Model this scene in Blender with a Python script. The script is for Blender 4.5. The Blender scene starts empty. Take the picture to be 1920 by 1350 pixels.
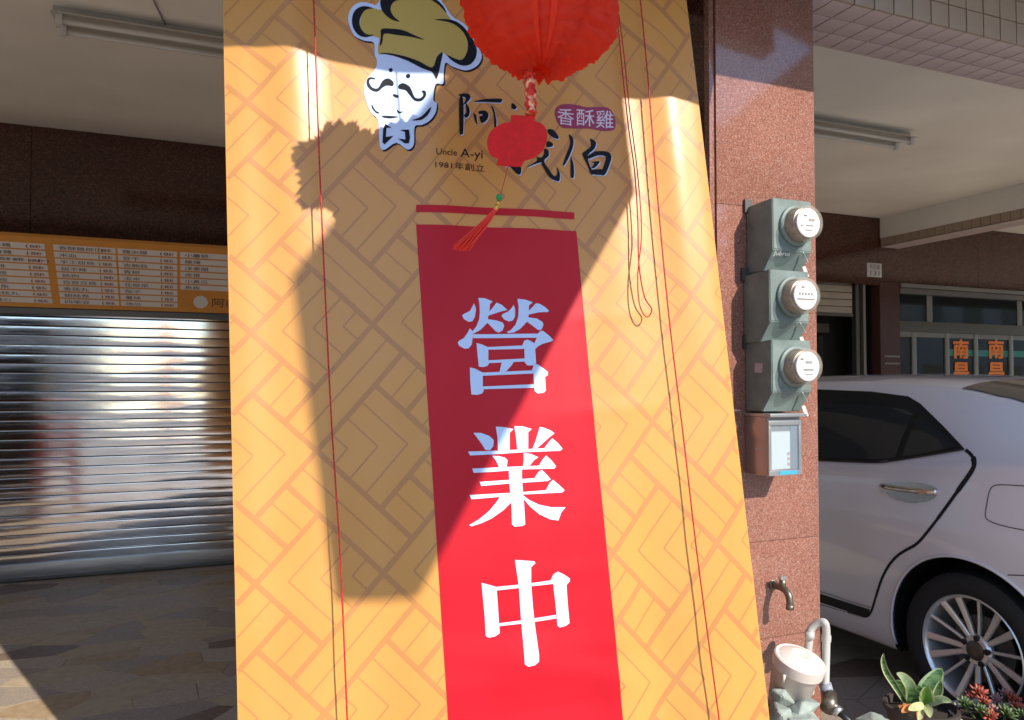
import bpy, bmesh, math, random
from mathutils import Vector, Matrix
from mathutils.geometry import delaunay_2d_cdt
random.seed(7)
R = math.radians
sc = bpy.context.scene
C = sc.collection

# ------------------------------------------------------------------ camera
PSI, PITCH, CAMZ, FPX = R(22.3), R(1.78), 1.40, 1450.0
cam_d = bpy.data.cameras.new('camera')
cam = bpy.data.objects.new('camera', cam_d); C.objects.link(cam)
cam_d.sensor_width = 36.0; cam_d.sensor_fit = 'HORIZONTAL'
cam_d.lens = FPX/1920*36.0; cam_d.clip_start = 0.02; cam_d.clip_end = 600
cam.location = (0, 0, CAMZ); cam.rotation_euler = (R(90)+PITCH, 0, -PSI)
sc.camera = cam

# ------------------------------------------------------------------ sky, sun, exposure
SAZ, SEL = R(21.2), R(34.5)                       # sun stands to the right of the facade normal
LDIR = Vector((-math.sin(SAZ)*math.cos(SEL), math.cos(SAZ)*math.cos(SEL), -math.sin(SEL)))
w = bpy.data.worlds.new('World'); sc.world = w; w.use_nodes = True
nt = w.node_tree; nt.nodes.clear()
o_ = nt.nodes.new('ShaderNodeOutputWorld'); b_ = nt.nodes.new('ShaderNodeBackground')
sk = nt.nodes.new('ShaderNodeTexSky'); sk.sky_type = 'NISHITA'; sk.sun_disc = False
sk.sun_elevation = SEL; sk.sun_rotation = math.atan2(-LDIR.x, -LDIR.y)
sk.air_density = 1.0; sk.dust_density = 0.1; sk.ozone_density = 1.6
b_.inputs['Strength'].default_value = 0.15
nt.links.new(sk.outputs[0], b_.inputs[0]); nt.links.new(b_.outputs[0], o_.inputs[0])
sun_d = bpy.data.lights.new('sun', 'SUN'); sun_d.energy = 3.0; sun_d.angle = R(0.5)
sun_d.color = (1.0, 0.93, 0.83)
sun = bpy.data.objects.new('sun', sun_d); C.objects.link(sun)
sun.rotation_euler = LDIR.to_track_quat('-Z', 'Y').to_euler(); sun.location = (3, -6, 8)
vs = sc.view_settings
vs.view_transform = 'Standard'; vs.look = 'None'; vs.gamma = 1; vs.exposure = 1.03
vs.use_curve_mapping = False
sc.cycles.max_bounces = 8; sc.cycles.diffuse_bounces = 5; sc.cycles.glossy_bounces = 4
sc.cycles.caustics_reflective = False; sc.cycles.caustics_refractive = False

# ------------------------------------------------------------------ pixel -> world helpers
CM = cam.rotation_euler.to_matrix()
CP = Vector((0, 0, CAMZ))
def ray(px, py):
    return CM @ Vector(((px-960)/FPX, -(py-675)/FPX, -1.0))
def on(px, py, axis, val):
    d = ray(px, py); t = (val-CP[axis])/d[axis]
    return CP + d*t
def at(px, py, depth): return CP + ray(px, py)*depth
def onY(px, py, y): return on(px, py, 1, y)
def onX(px, py, x): return on(px, py, 0, x)
def onZ(px, py, z): return on(px, py, 2, z)

# ------------------------------------------------------------------ materials
M = {}
def mat(name, col, rough=0.5, metal=0.0, spec=0.5, var=0.0, vscale=8.0, bump=0.0, bscale=40.0,
        coat=0.0, col2=None, thresh=None, trans=0.0, alpha=1.0, stretch=None, rvar=0.0, transl=0.0):
    if name in M: return M[name]
    m = bpy.data.materials.new(name); m.use_nodes = True; M[name] = m
    t = m.node_tree; p = t.nodes['Principled BSDF']
    p.inputs['Base Color'].default_value = (*col, 1); p.inputs['Roughness'].default_value = rough
    p.inputs['Metallic'].default_value = metal; p.inputs['Specular IOR Level'].default_value = spec
    p.inputs['Coat Weight'].default_value = coat; p.inputs['Coat Roughness'].default_value = 0.04
    p.inputs['Transmission Weight'].default_value = trans; p.inputs['Alpha'].default_value = alpha
    tc = t.nodes.new('ShaderNodeTexCoord'); src = tc.outputs['Object']
    if stretch:
        mp = t.nodes.new('ShaderNodeMapping'); mp.inputs['Scale'].default_value = stretch
        t.links.new(src, mp.inputs[0]); src = mp.outputs[0]
    if var > 0 or col2:
        n = t.nodes.new('ShaderNodeTexNoise'); n.inputs['Scale'].default_value = vscale
        n.inputs['Detail'].default_value = 6; t.links.new(src, n.inputs[0])
        r = t.nodes.new('ShaderNodeValToRGB')
        a = tuple(min(1, c*(1-var)) for c in col); b = col2 if col2 else tuple(min(1, c*(1+var)) for c in col)
        lo, hi = thresh if thresh else (0.3, 0.7)
        r.color_ramp.elements[0].position = lo; r.color_ramp.elements[1].position = hi
        r.color_ramp.elements[0].color = (*a, 1); r.color_ramp.elements[1].color = (*b, 1)
        t.links.new(n.outputs[0], r.inputs[0]); t.links.new(r.outputs[0], p.inputs['Base Color'])
        if rvar:
            mr = t.nodes.new('ShaderNodeMapRange'); mr.inputs[3].default_value = max(0, rough-rvar); mr.inputs[4].default_value = rough+rvar
            t.links.new(n.outputs[0], mr.inputs[0]); t.links.new(mr.outputs[0], p.inputs['Roughness'])
    if bump > 0:
        n2 = t.nodes.new('ShaderNodeTexNoise'); n2.inputs['Scale'].default_value = bscale; n2.inputs['Detail'].default_value = 4
        t.links.new(src, n2.inputs[0])
        bp = t.nodes.new('ShaderNodeBump'); bp.inputs['Strength'].default_value = bump; bp.inputs['Distance'].default_value = 0.01
        t.links.new(n2.outputs[0], bp.inputs['Height']); t.links.new(bp.outputs[0], p.inputs['Normal'])
    if transl > 0:
        tr = t.nodes.new('ShaderNodeBsdfTranslucent'); tr.inputs[0].default_value = (*col, 1)
        mx = t.nodes.new('ShaderNodeMixShader'); mx.inputs[0].default_value = transl
        out = t.nodes['Material Output']
        t.links.new(p.outputs[0], mx.inputs[1]); t.links.new(tr.outputs[0], mx.inputs[2]); t.links.new(mx.outputs[0], out.inputs[0])
    return m

def granite(name, c1, c2, c3, rough=0.12, scale=160):
    if name in M: return M[name]
    m = bpy.data.materials.new(name); m.use_nodes = True; M[name] = m
    t = m.node_tree; p = t.nodes['Principled BSDF']; tc = t.nodes.new('ShaderNodeTexCoord')
    v = t.nodes.new('ShaderNodeTexVoronoi'); v.inputs['Scale'].default_value = scale; t.links.new(tc.outputs['Object'], v.inputs[0])
    sp = t.nodes.new('ShaderNodeSeparateColor'); t.links.new(v.outputs['Color'], sp.inputs[0])
    r = t.nodes.new('ShaderNodeValToRGB'); e = r.color_ramp.elements
    e[0].color = (*c3, 1); e[0].position = 0.05
    e[1].color = (*c2, 1); e[1].position = 0.95
    k = e.new(0.3); k.color = (*c1, 1)
    k = e.new(0.75); k.color = (*c1, 1)
    t.links.new(sp.outputs[0], r.inputs[0])
    n = t.nodes.new('ShaderNodeTexNoise'); n.inputs['Scale'].default_value = 2.5; n.inputs['Detail'].default_value = 5
    t.links.new(tc.outputs['Object'], n.inputs[0])
    mx = t.nodes.new('ShaderNodeMix'); mx.data_type = 'RGBA'; mx.blend_type = 'MULTIPLY'; mx.inputs[0].default_value = 0.45
    t.links.new(r.outputs[0], mx.inputs[6]); t.links.new(n.outputs[0], mx.inputs[7]); 
    mu = t.nodes.new('ShaderNodeMix'); mu.data_type = 'RGBA'; mu.blend_type = 'MULTIPLY'; mu.inputs[0].default_value = 1
    mu.inputs[7].default_value = (1.25, 1.25, 1.25, 1); t.links.new(mx.outputs[2], mu.inputs[6])
    t.links.new(mu.outputs[2], p.inputs['Base Color'])
    p.inputs['Roughness'].default_value = rough; p.inputs['Specular IOR Level'].default_value = 0.6
    return m

PINK = granite('pink_granite', (.30, .125, .085), (.40, .24, .19), (.17, .07, .052), .10, 300)
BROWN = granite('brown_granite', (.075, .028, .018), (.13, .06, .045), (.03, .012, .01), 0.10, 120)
CEIL = mat('ceiling_paint', (.84, .815, .75), .75, var=.09, vscale=1.1, bump=.05)
VINYL = mat('banner_vinyl', (.69, .325, .078), .36, spec=.5, var=.05, vscale=2.5, bump=.05, bscale=6, transl=.10)
PATT = mat("banner_pattern", (.49, .21, .062), .42, spec=.55)
REDP = mat('banner_red', (.52, .009, .020), .42, spec=.22, var=.05, vscale=3)
MAROON = mat('banner_maroon', (.30, .015, .07), .4)
WHITE = mat('print_white', (.57, .70, .95), .4)
BLACK = mat('print_black', (.010, .010, .014), .5, spec=.15)
GOLDP = mat('print_gold', (.50, .36, .07), .4)
TILE = mat('beam_tile', (.60, .50, .49), .35, var=.12, vscale=1.7)
TILEB = mat('beam_tile_face', (.40, .31, .235), .35, var=.15, vscale=1.7)
GROUT = mat('grout', (.03, .025, .022), .9)
STEEL = mat('galvanised', (.60, .58, .575), .10, metal=1.0, var=.12, vscale=2.0, bump=.05, bscale=5, rvar=.04, stretch=(1, 1, 6))
DKSTEEL = mat('dark_steel', (.12, .11, .10), .45, metal=.6)
ORANGE = mat('menu_orange', (.75, .33, .07), .5, var=.05)
ROWW = mat('menu_white', (.82, .77, .76), .55)
INK = mat('menu_ink', (.09, .075, .07), .6)
INKR = mat('menu_red', (.45, .12, .10), .6)
PAPER = mat('lantern_paper', (.98, .065, .022), .6, var=.08, vscale=9, transl=.5)
FELT = mat('red_felt', (.72, .012, .012), .85, var=.10, vscale=60, bump=.25, bscale=160)
FOIL = mat('red_foil', (.75, .04, .025), .2, metal=.55, col2=(1.0, .55, .30), thresh=(.5, .62), vscale=60, bump=.9, bscale=80)
CORD = mat('red_cord', (.50, .015, .015), .6, var=.6, vscale=120)
GREEN = mat('green_bead', (.01, .30, .08), .25)
BRASS = mat('gold_bead', (.75, .45, .10), .3, metal=.9)
BOXG = mat('meter_box_paint', (.17, .215, .195), .5, var=.22, vscale=14, bump=.05, bscale=60)
ALU = mat('aluminium', (.62, .62, .60), .35, metal=.9, var=.08)
DIAL = mat('dial_white', (.80, .82, .84), .4)
STAIN = mat('stainless', (.55, .50, .47), .28, metal=.9, var=.12, vscale=6)
RUST = mat('tap_bronze', (.20, .17, .13), .4, metal=.8, var=.3, vscale=40)
PVC = mat('grey_pvc', (.50, .49, .45), .45, var=.08, vscale=10)
CREAM = mat('cream_plastic', (.72, .63, .56), .38, var=.06, vscale=8)
ROCK = mat('grey_green_stone', (.30, .34, .30), .85, var=.3, vscale=14, bump=.6, bscale=25)
PAINT = mat('car_paint', (.80, .78, .81), .30, metal=.15, spec=.5, coat=1.0, var=.0)
BLKP = mat('black_plastic', (.012, .012, .013), .45)
SEAM = mat('black_rubber', (.006, .006, .006), .7)
TINT = mat('tinted_glass', (.030, .036, .036), .03, spec=.7)
CHROME = mat('chrome', (.85, .84, .82), .06, metal=1.0)
ALLOY = mat('wheel_alloy', (.82, .79, .76), .30, metal=.65)
RUBBER = mat('tyre_rubber', (.014, .014, .014), .75, bump=.1, bscale=80)
ALUF = mat('window_frame', (.22, .21, .19), .4, metal=.5)
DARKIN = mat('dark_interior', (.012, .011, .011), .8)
GLASS = mat('shop_glass', (.016, .020, .022), .04, spec=.6)
ORNG = mat('orange_film', (.85, .22, .02), .5)
TEAL = mat('teal_film', (.02, .22, .19), .4)
SOIL = mat('soil', (.03, .02, .013), .95, bump=.8, bscale=60)
TERRA = mat('dark_pot', (.06, .045, .04), .6)
POTW = mat('pale_pot', (.55, .52, .48), .5)
ASPH = mat('street_concrete', (.36, .345, .32), .9, var=.25, vscale=30, bump=.3, bscale=160)

# ------------------------------------------------------------------ mesh helpers
def gauss(x, c, s): return math.exp(-((x-c)/s)**2)
def link(o, parent):
    C.objects.link(o)
    if parent is not None:
        o.parent = parent; o.matrix_parent_inverse = Matrix.Translation(-WLOC(parent))
    return o
def WLOC(o):
    v = Vector(o.location)
    if o.parent is not None and o.type == 'EMPTY': pass
    return v if o.parent is None else Vector((0, 0, 0))
def mesh(name, V, F, m, parent=None, smooth=False):
    me = bpy.data.meshes.new(name); me.from_pydata([tuple(v) for v in V], [], F); me.update()
    if isinstance(m, (list, tuple)):
        for q in m: me.materials.append(q)
    else: me.materials.append(m)
    if smooth: me.polygons.foreach_set('use_smooth', [True]*len(me.polygons))
    o = bpy.data.objects.new(name, me)
    return link(o, parent)
def bm_obj(name, bm, m, parent=None, smooth=False, auto=None):
    bmesh.ops.recalc_face_normals(bm, faces=bm.faces)
    me = bpy.data.meshes.new(name); bm.to_mesh(me); bm.free()
    if isinstance(m, (list, tuple)):
        for q in m: me.materials.append(q)
    else: me.materials.append(m)
    if smooth: me.polygons.foreach_set('use_smooth', [True]*len(me.polygons))
    if auto is not None: me.set_sharp_from_angle(angle=R(auto))
    o = bpy.data.objects.new(name, me)
    return link(o, parent)
def thing(name, label, cat, loc, group=None):
    o = bpy.data.objects.new(name, None); o.empty_display_size = .05; C.objects.link(o); o.location = loc
    return tag(o, label, cat, group)
def tag(o, label, cat, group=None):
    o['label'] = label; o['category'] = cat
    if group: o['group'] = group
    return o
def struct(o): o['kind'] = 'structure'; return o
def box(name, x0, x1, y0, y1, z0, z1, m, parent=None, bev=0.0):
    bm = bmesh.new(); bmesh.ops.create_cube(bm, size=1)
    for v in bm.verts:
        v.co = Vector(((x0+x1)/2+v.co.x*(x1-x0), (y0+y1)/2+v.co.y*(y1-y0), (z0+z1)/2+v.co.z*(z1-z0)))
    if bev > 0: bmesh.ops.bevel(bm, geom=bm.edges[:], offset=bev, segments=2, affect='EDGES', profile=.7)
    return bm_obj(name, bm, m, parent, smooth=bev > 0, auto=35 if bev > 0 else None)
def tube_geo(P, r, seg=8, rs=None, cap=True):
    P = [Vector(p) for p in P]; V = []; F = []
    up = Vector((0, 0, 1)); prev = None
    for i, p in enumerate(P):
        d = (P[min(i+1, len(P)-1)]-P[max(i-1, 0)]).normalized()
        if prev is None:
            a = d.cross(up)
            if a.length < 1e-3: a = d.cross(Vector((1, 0, 0)))
            a.normalize()
        else:
            a = (prev - d*prev.dot(d)).normalized()
        prev = a; b = d.cross(a); rr = rs[i] if rs else r
        for k in range(seg):
            t = 2*math.pi*k/seg; V.append(p+(a*math.cos(t)+b*math.sin(t))*rr)
    for i in range(len(P)-1):
        for k in range(seg):
            k2 = (k+1) % seg
            F.append((i*seg+k, i*seg+k2, (i+1)*seg+k2, (i+1)*seg+k))
    if cap:
        F.append(tuple(reversed(range(seg)))); F.append(tuple(range((len(P)-1)*seg, len(P)*seg)))
    return V, F
def tube(name, P, r, m, parent=None, seg=8, rs=None):
    V, F = tube_geo(P, r, seg, rs); return mesh(name, V, F, m, parent, True)
def smoothpath(P, n=6):
    P = [Vector(p) for p in P]; out = []
    for i in range(len(P)-1):
        a, b, c, d = P[max(i-1, 0)], P[i], P[i+1], P[min(i+2, len(P)-1)]
        for k in range(n):
            t = k/n
            out.append(.5*((2*b)+(c-a)*t+(2*a-5*b+4*c-d)*t*t+(3*b-a-3*c+d)*t**3))
    out.append(P[-1]); return out
def lathe(name, prof, m, parent=None, mw=Matrix(), seg=40, auto=40, cap=True):
    V = []; F = []
    for (r, z) in prof:
        for k in range(seg):
            t = 2*math.pi*k/seg; V.append(mw @ Vector((r*math.cos(t), r*math.sin(t), z)))
    n = len(prof)
    for i in range(n-1):
        for k in range(seg):
            k2 = (k+1) % seg; F.append((i*seg+k, i*seg+k2, (i+1)*seg+k2, (i+1)*seg+k))
    if cap and prof[0][0] > 1e-5: F.append(tuple(reversed(range(seg))))
    if cap and prof[-1][0] > 1e-5: F.append(tuple(range((n-1)*seg, n*seg)))
    bm = bmesh.new(); vs_ = [bm.verts.new(v) for v in V]
    for f in F:
        try: bm.faces.new([vs_[i] for i in f])
        except ValueError: pass
    bmesh.ops.remove_doubles(bm, verts=bm.verts, dist=1e-6)
    return bm_obj(name, bm, m, parent, True, auto)
def prism(name, poly, nrm, thick, m, parent=None, bev=0.0):
    """poly: world points of a flat outline; extruded by thick along -nrm"""
    bm = bmesh.new(); f = bm.faces.new([bm.verts.new(p) for p in poly])
    r = bmesh.ops.extrude_face_region(bm, geom=[f])
    for v in [g for g in r['geom'] if isinstance(g, bmesh.types.BMVert)]: v.co -= Vector(nrm)*thick
    if bev: bmesh.ops.bevel(bm, geom=bm.edges[:], offset=bev, segments=2, affect='EDGES')
    return bm_obj(name, bm, m, parent, bool(bev), 18 if bev else None)
_txt = {}
def text_poly(s):
    """2-D mesh (verts, faces) of a string in the built-in font, cap box about 1 high"""
    if s in _txt: return _txt[s]
    cu = bpy.data.curves.new('lettering', 'FONT'); cu.body = s; cu.resolution_u = 3; cu.fill_mode = 'FRONT' if hasattr(cu, 'fill_mode') else 'FRONT'
    ob = bpy.data.objects.new('lettering', cu); C.objects.link(ob)
    dg = bpy.context.evaluated_depsgraph_get(); me = bpy.data.meshes.new_from_object(ob.evaluated_get(dg))
    V = [v.co.copy() for v in me.vertices]; F = [tuple(p.vertices) for p in me.polygons]
    bpy.data.objects.remove(ob); bpy.data.curves.remove(cu); bpy.data.meshes.remove(me)
    if V:
        x0 = min(v.x for v in V); x1 = max(v.x for v in V); y0 = min(v.y for v in V); y1 = max(v.y for v in V)
        V = [((v.x-x0)/(x1-x0), (v.y-y0)/(y1-y0)) for v in V]
    _txt[s] = (V, F); return _txt[s]
def text_on(name, s, bl, br, tl, m, parent=None, lift=Vector((0, -.001, 0))):
    V, F = text_poly(s); bl, br, tl = Vector(bl), Vector(br), Vector(tl)
    return mesh(name, [bl+(br-bl)*x+(tl-bl)*y+lift for x, y in V], F, m, parent)

# ================================================================== THE SETTING
WY = 6.40           # face of the rear wall of the arcade
PY = 2.25           # front face of the pillar
ZC = 3.25           # ceiling
gm = mesh('street', [(-200, -200, -.1), (200, -200, -.1), (200, 200, -.1), (-200, 200, -.1)], [(0, 1, 2, 3)], ASPH); struct(gm)
FLOORM = mat('paving_mortar', (.46, .38, .30), .55, var=.2, vscale=6, bump=.1, bscale=60)
fl = box('arcade_pavement', -14, 16, .7, 6.9, -.1, 0, FLOORM); struct(fl)
kb = box('kerb', -14, 16, .5, .698, -.1, -.004, mat('kerb_concrete', (.38, .36, .33), .85, var=.15, vscale=10)); struct(kb)

# crazy paving: flat stone pieces laid in the arcade floor
STONES = [mat('paving_stone_pale', (.50, .40, .295), .50, spec=.3, col2=(.37, .31, .245), vscale=90, thresh=(.42, .58)),
          mat('paving_stone_tan', (.44, .33, .21), .50, spec=.3, col2=(.36, .24, .13), vscale=25),
          mat('paving_stone_grey', (.40, .315, .235), .50, spec=.3, col2=(.30, .25, .205), vscale=110, thresh=(.42, .58)),
          mat('paving_stone_brown', (.20, .14, .10), .50, spec=.3, var=.2, vscale=30),
          mat('paving_stone_sand', (.50, .40, .27), .50, spec=.3, col2=(.40, .31, .20), vscale=20)]
def voronoi_stones(x0, x1, y0, y1, cx, cy, wts, seed):
    rnd = random.Random(seed); S = []
    nx = int((x1-x0)/cx)+1; ny = int((y1-y0)/cy)+1
    for i in range(-1, nx+1):
        for j in range(-1, ny+1):
            S.append((x0+(i+.5+rnd.uniform(-.48, .48))*cx, y0+(j+.5+rnd.uniform(-.48, .48))*cy))
    for i, (sx, sy) in enumerate(S):
        if not (x0 < sx < x1 and y0 < sy < y1): continue
        P = [(sx-1, sy-1), (sx+1, sy-1), (sx+1, sy+1), (sx-1, sy+1)]
        for j, (tx, ty) in enumerate(S):
            if j == i or abs(tx-sx) > 2.6*cx or abs(ty-sy) > 2.6*cy: continue
            # anisotropic bisector
            ax, ay = (tx-sx)/cx**2, (ty-sy)/cy**2
            mx_, my_ = (sx+tx)/2, (sy+ty)/2; Q = []
            L = math.hypot(ax, ay); off = .0018
            def dd(p): return ((p[0]-mx_)*ax+(p[1]-my_)*ay)/L+off
            for k in range(len(P)):
                a, b = P[k], P[(k+1) % len(P)]; da, db = dd(a), dd(b)
                if da <= 0: Q.append(a)
                if da*db < 0:
                    t = da/(da-db); Q.append((a[0]+(b[0]-a[0])*t, a[1]+(b[1]-a[1])*t))
            P = Q
            if len(P) < 3: break
        if len(P) < 3: continue
        h = .0035+rnd.uniform(0, .0025); n = len(P)
        V = [(p[0], p[1], .0005) for p in P]+[(p[0], p[1], h) for p in P]
        F = [tuple(range(n, 2*n))]+[(k, (k+1) % n, n+(k+1) % n, n+k) for k in range(n)]
        mesh('paving_stone', V, F, rnd.choices(STONES, wts)[0], fl)
voronoi_stones(-2.3, .75, 2.7, 6.3, .30, .17, (4, 3, 4, 1.2, 3), 3)
voronoi_stones(2.3, 3.1, 1.35, 4.0, .30, .20, (1, 1.5, 5, 2, 1), 4)

# ceiling and beams
cl = box('ceiling', -14, 16, 2.595, 6.9, ZC, ZC+.12, CEIL); struct(cl)
wl = thing('rear_wall', 'dark brown polished granite wall above the rolling shutter and menu board', 'wall', (0, WY, 1.95))
xs = [-6.0, -3.1, -1.1, .9, 1.9]
for i in range(4):
    box('granite_panel', xs[i]+.002, xs[i+1]-.002, WY-.02, WY+.10, 1.98, ZC-.002, BROWN, wl)
box('opening_back', -6, 1.9, WY+.14, WY+.2, 0, 2.1, DARKIN, wl)

rw = thing('neighbour_wall', 'dark brown granite wall of the neighbouring shop behind the parked car', 'wall', (7, WY, 0))
XD0, XD1, XP1, XW1 = 5.55, 7.03, 7.33, 11.5
for a, b, z0 in ((1.904, 3.6, 0), (3.604, XD0, 0), (XD0+.004, XD1, 2.50), (XD1+.004, 8.62, 2.54), (8.624, 10.2, 2.54), (10.204, XW1+2, 2.54)):
    box('granite_panel', a, b, WY-.02, WY+.10, z0, ZC-.002, BROWN, rw)
box('granite_pier', XD1+.004, XP1, WY-.024, WY+.10, 0, 2.536, mat('pier_granite', (.085, .04, .034), .16, var=.35, vscale=90), rw)
for zz, n in ((1.70, 1), (1.62, 0)):
    box('pier_trim', XD1+.05, XP1-.02, WY-.036, WY-.025, zz, zz+.018, ALUF, rw)

# cross beam by the far pillar and over the near pillar, with tile strip along its lower edge
def cross_beam(x0, x1, label, tiles):
    t = thing('cross_beam', label, 'beam', ((x0+x1)/2, 4.5, 2.9))
    box('beam_core', x0, x1, 2.6, WY-.024, 3.02, ZC-.001, CEIL, t)
    box('tile_bed', x0+.004, x1-.004, 2.6, WY-.026, 2.93, 3.019, GROUT, t)
    if tiles:
        proto = None; proto2 = None
        y = WY-.03
        while y > 4.4:
            if proto is None:
                proto = box('tile', x0-.003, x0+.0035, y-.096, y-.003, 2.935, 3.016, TILEB, t, .0015)
                proto2 = box('soffit_tile', x0+.004, x0+.13, y-.096, y-.003, 2.922, 2.9295, TILE, t)
                p3 = box('soffit_tile', x0+.134, x1-.003, y-.096, y-.003, 2.922, 2.9295, TILE, t)
                y0 = y
            else:
                for p in (proto, proto2, p3):
                    c = p.copy(); C.objects.link(c); c.location = (0, y-y0, 0)
            y -= .099
    return t
cross_beam(7.05, 7.32, 'plastered ceiling beam edged with small tiles above the brown wall', True)
cross_beam(1.72, 2.13, 'plastered ceiling beam running in from the near pillar', False)

# tiled front beam
fb = thing('front_beam', 'front arcade beam covered with small square pinkish tiles', 'beam', (3.5, 2.4, 2.89))
ZB = 2.885
box('beam_core', -14, 16, PY+.012, 2.585, ZB+.012, 4.2, GROUT, fb)
protoA = protoB = protoC = None
T = .104
x = 2.165
while x < 5.3:
    for j in range(3):
        y = PY+.012+j*.1105
        if protoA is None:
            protoA = box('soffit_tile', x+.0035, x+T-.0035, y, y+.1035, ZB, ZB+.0125, TILE, fb, .001); xa, ya = x, y
        else:
            c = protoA.copy(); C.objects.link(c); c.location = (x-xa, y-ya, random.uniform(-.0008, .0008))
    for j in range(3):
        z = ZB+.002+j*.098
        if protoB is None:
            protoB = box('face_tile', x+.0035, x+T-.0035, PY, PY+.0125, z, z+.094, TILEB, fb, .001); xb, zb_ = x, z
        else:
            c = protoB.copy(); C.objects.link(c); c.location = (x-xb, random.uniform(-.0008, .0008), z-zb_)
    if protoC is None:
        protoC = box('inner_edge_tile', x+.002, x+T-.002, 2.586, 2.597, ZB+.002, ZB+.09, TILE, fb); xc = x
    else:
        c = protoC.copy(); C.objects.link(c); c.location = (x-xc, 0, 0)
    x += T
box('upper_facade', -14, 16, PY+.02, 2.58, 4.201, 8.5, TILEB, fb)

# ------------------------------------------------------------------ granite pillar
PX0, PX1 = onY(1345, 500, PY).x, onY(1531, 600, PY).x
pl = thing('granite_pillar', 'speckled pink granite pillar carrying the electricity meters', 'pillar', ((PX0+PX1)/2, PY+.2, 0))
box('pillar_core', PX0-.014, PX1-.012, PY+.03, 2.66, 0, ZB+.01, mat('pillar_gap', (.03, .02, .018), .8), pl)
jz = [0.002, .68, 1.02, 2.02, 2.64, ZB-.002]
jz = [0.002, onY(1480, 1190, PY).z, onY(1480, 1010, PY).z, onY(1480, 395, PY).z, ZB-.002]
for a, b in zip(jz[:-1], jz[1:]):
    box('front_panel', PX0, PX1, PY, PY+.028, a, b-.0015, PINK, pl, .0015)
    box('side_panel', PX1-.010, PX1, PY+.029, 2.66, a, b-.0015, PINK, pl)
box('corner_strip', PX0-.030, PX0-.010, PY-.001, PY+.028, 0.002, ZB-.002, PINK, pl, .002)
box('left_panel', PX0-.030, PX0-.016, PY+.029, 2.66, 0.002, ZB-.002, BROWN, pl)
pl2 = thing('far_pillar', 'granite pillar of the next bay out past the parked car', 'pillar', (7.2, PY+.2, 0))
box('pillar_shaft', 7.0, 7.45, PY+.001, 2.66, 0, ZB-.003, PINK, pl2)
pl3 = thing('left_pillar', 'granite pillar at the far left end of the shopfront', 'pillar', (-3.2, PY+.2, 0))
box('pillar_shaft', -3.5, -3.05, PY+.001, 2.66, 0, ZB-.003, PINK, pl3)

# ------------------------------------------------------------------ fluorescent battens
def batten(a, b, label):
    a, b = Vector(a), Vector(b); y = (a.y+b.y)/2
    t = thing('fluorescent_batten', label, 'ceiling light', (0.5*(a.x+b.x), y, ZC), 'ceiling lights of the arcade')
    wm = mat('batten_enamel', (.55, .53, .48), .45); tm = mat('dead_tube', (.62, .61, .57), .3)
    box('housing', a.x, b.x, y-.035, y+.035, ZC-.045, ZC-.001, wm, t, .004)
    bm = bmesh.new()
    V = [(-.10, -.052), (-.035, -.046), (.035, -.046), (.10, -.052), (.10, -.055), (.035, -.049), (-.035, -.049), (-.10, -.055)]
    mesh('reflector', [(X_, y+v[0], ZC+v[1]) for X_ in (a.x, b.x) for v in V],
         [tuple(range(8)), tuple(range(15, 7, -1))]+[(k, (k+1) % 8, 8+(k+1) % 8, 8+k) for k in range(8)], wm, t)
    bm.free()
    for s in (-1, 1):
        yy = y+s*.065
        tube('tube_lamp', [(a.x+.05, yy, ZC-.085), (b.x-.05, yy, ZC-.085)], .014, tm, t, 12)
        for xx in (a.x+.02, b.x-.05):
            box('lamp_holder', xx, xx+.03, yy-.016, yy+.016, ZC-.105, ZC-.055, mat('holder_white', (.66, .65, .62), .4), t, .003)
pL = onZ(100, 38, ZC-.06)
batten((pL.x, pL.y, ZC), (pL.x+1.25, pL.y, ZC), 'twin tube ceiling light above the shutter, left of the banner')
pR = onZ(1700, 266, ZC-.06)
batten((pR.x-1.25, pR.y, ZC), (pR.x, pR.y, ZC), 'twin tube ceiling light over the parked car, right of the pillar')
cw = [onZ(280, -20, ZC-.006), onZ(292, 10, ZC-.006), onZ(312, 50, ZC-.006)]
tag(tube('ceiling_cable', cw, .005, mat('cable_grey', (.35, .33, .36), .5)), 'thin grey cable clipped to the ceiling leading to the left light', 'cable')

# ------------------------------------------------------------------ rolling shutter behind the banner
sh = thing('rolling_shutter', 'closed galvanised steel rolling shutter of curved slats', 'shutter', (-1, WY+.04, 0))
SX0, SX1, SP = -5.6, 1.85, .068
prof = []
for k in range(9):
    t = k/8; z = t*(SP-.005)
    prof.append((-.0007*(1-(2*t-1)**2), z))
prof += [(.005, SP-.0042), (.005, SP)]
n = len(prof); NXS = 72; variants = []
for q in range(6):
    rnd = random.Random(40+q); V = []; F = []; tilt = rnd.uniform(-.012, .012)
    ph = [(rnd.uniform(.6, 3.2), rnd.uniform(0, 6.28), rnd.uniform(.0002, .0009)) for _ in range(5)]
    dents = [(rnd.uniform(SX0, SX1), rnd.uniform(.03, .09), rnd.uniform(.0006, .002)) for _ in range(7)]
    for a_ in range(NXS+1):
        X_ = SX0+(SX1-SX0)*a_/NXS
        wv_ = sum(am*math.sin(fr*X_*2+p0) for fr, p0, am in ph)
        dn = sum(am*gauss(X_, cx_, w0) for cx_, w0, am in dents)
        for k, (yy, z) in enumerate(prof):
            V.append((X_, WY+.05+yy+tilt*(z-SP/2)+(wv_+dn)*math.sin(math.pi*k/(n-1)), z+wv_*.6))
    for a_ in range(NXS):
        for k in range(n-1): F.append((a_*n+k, (a_+1)*n+k, (a_+1)*n+k+1, a_*n+k+1))
    variants.append((V, F))
z = .125; i = 0; made = {}
order = random.Random(3)
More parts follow.
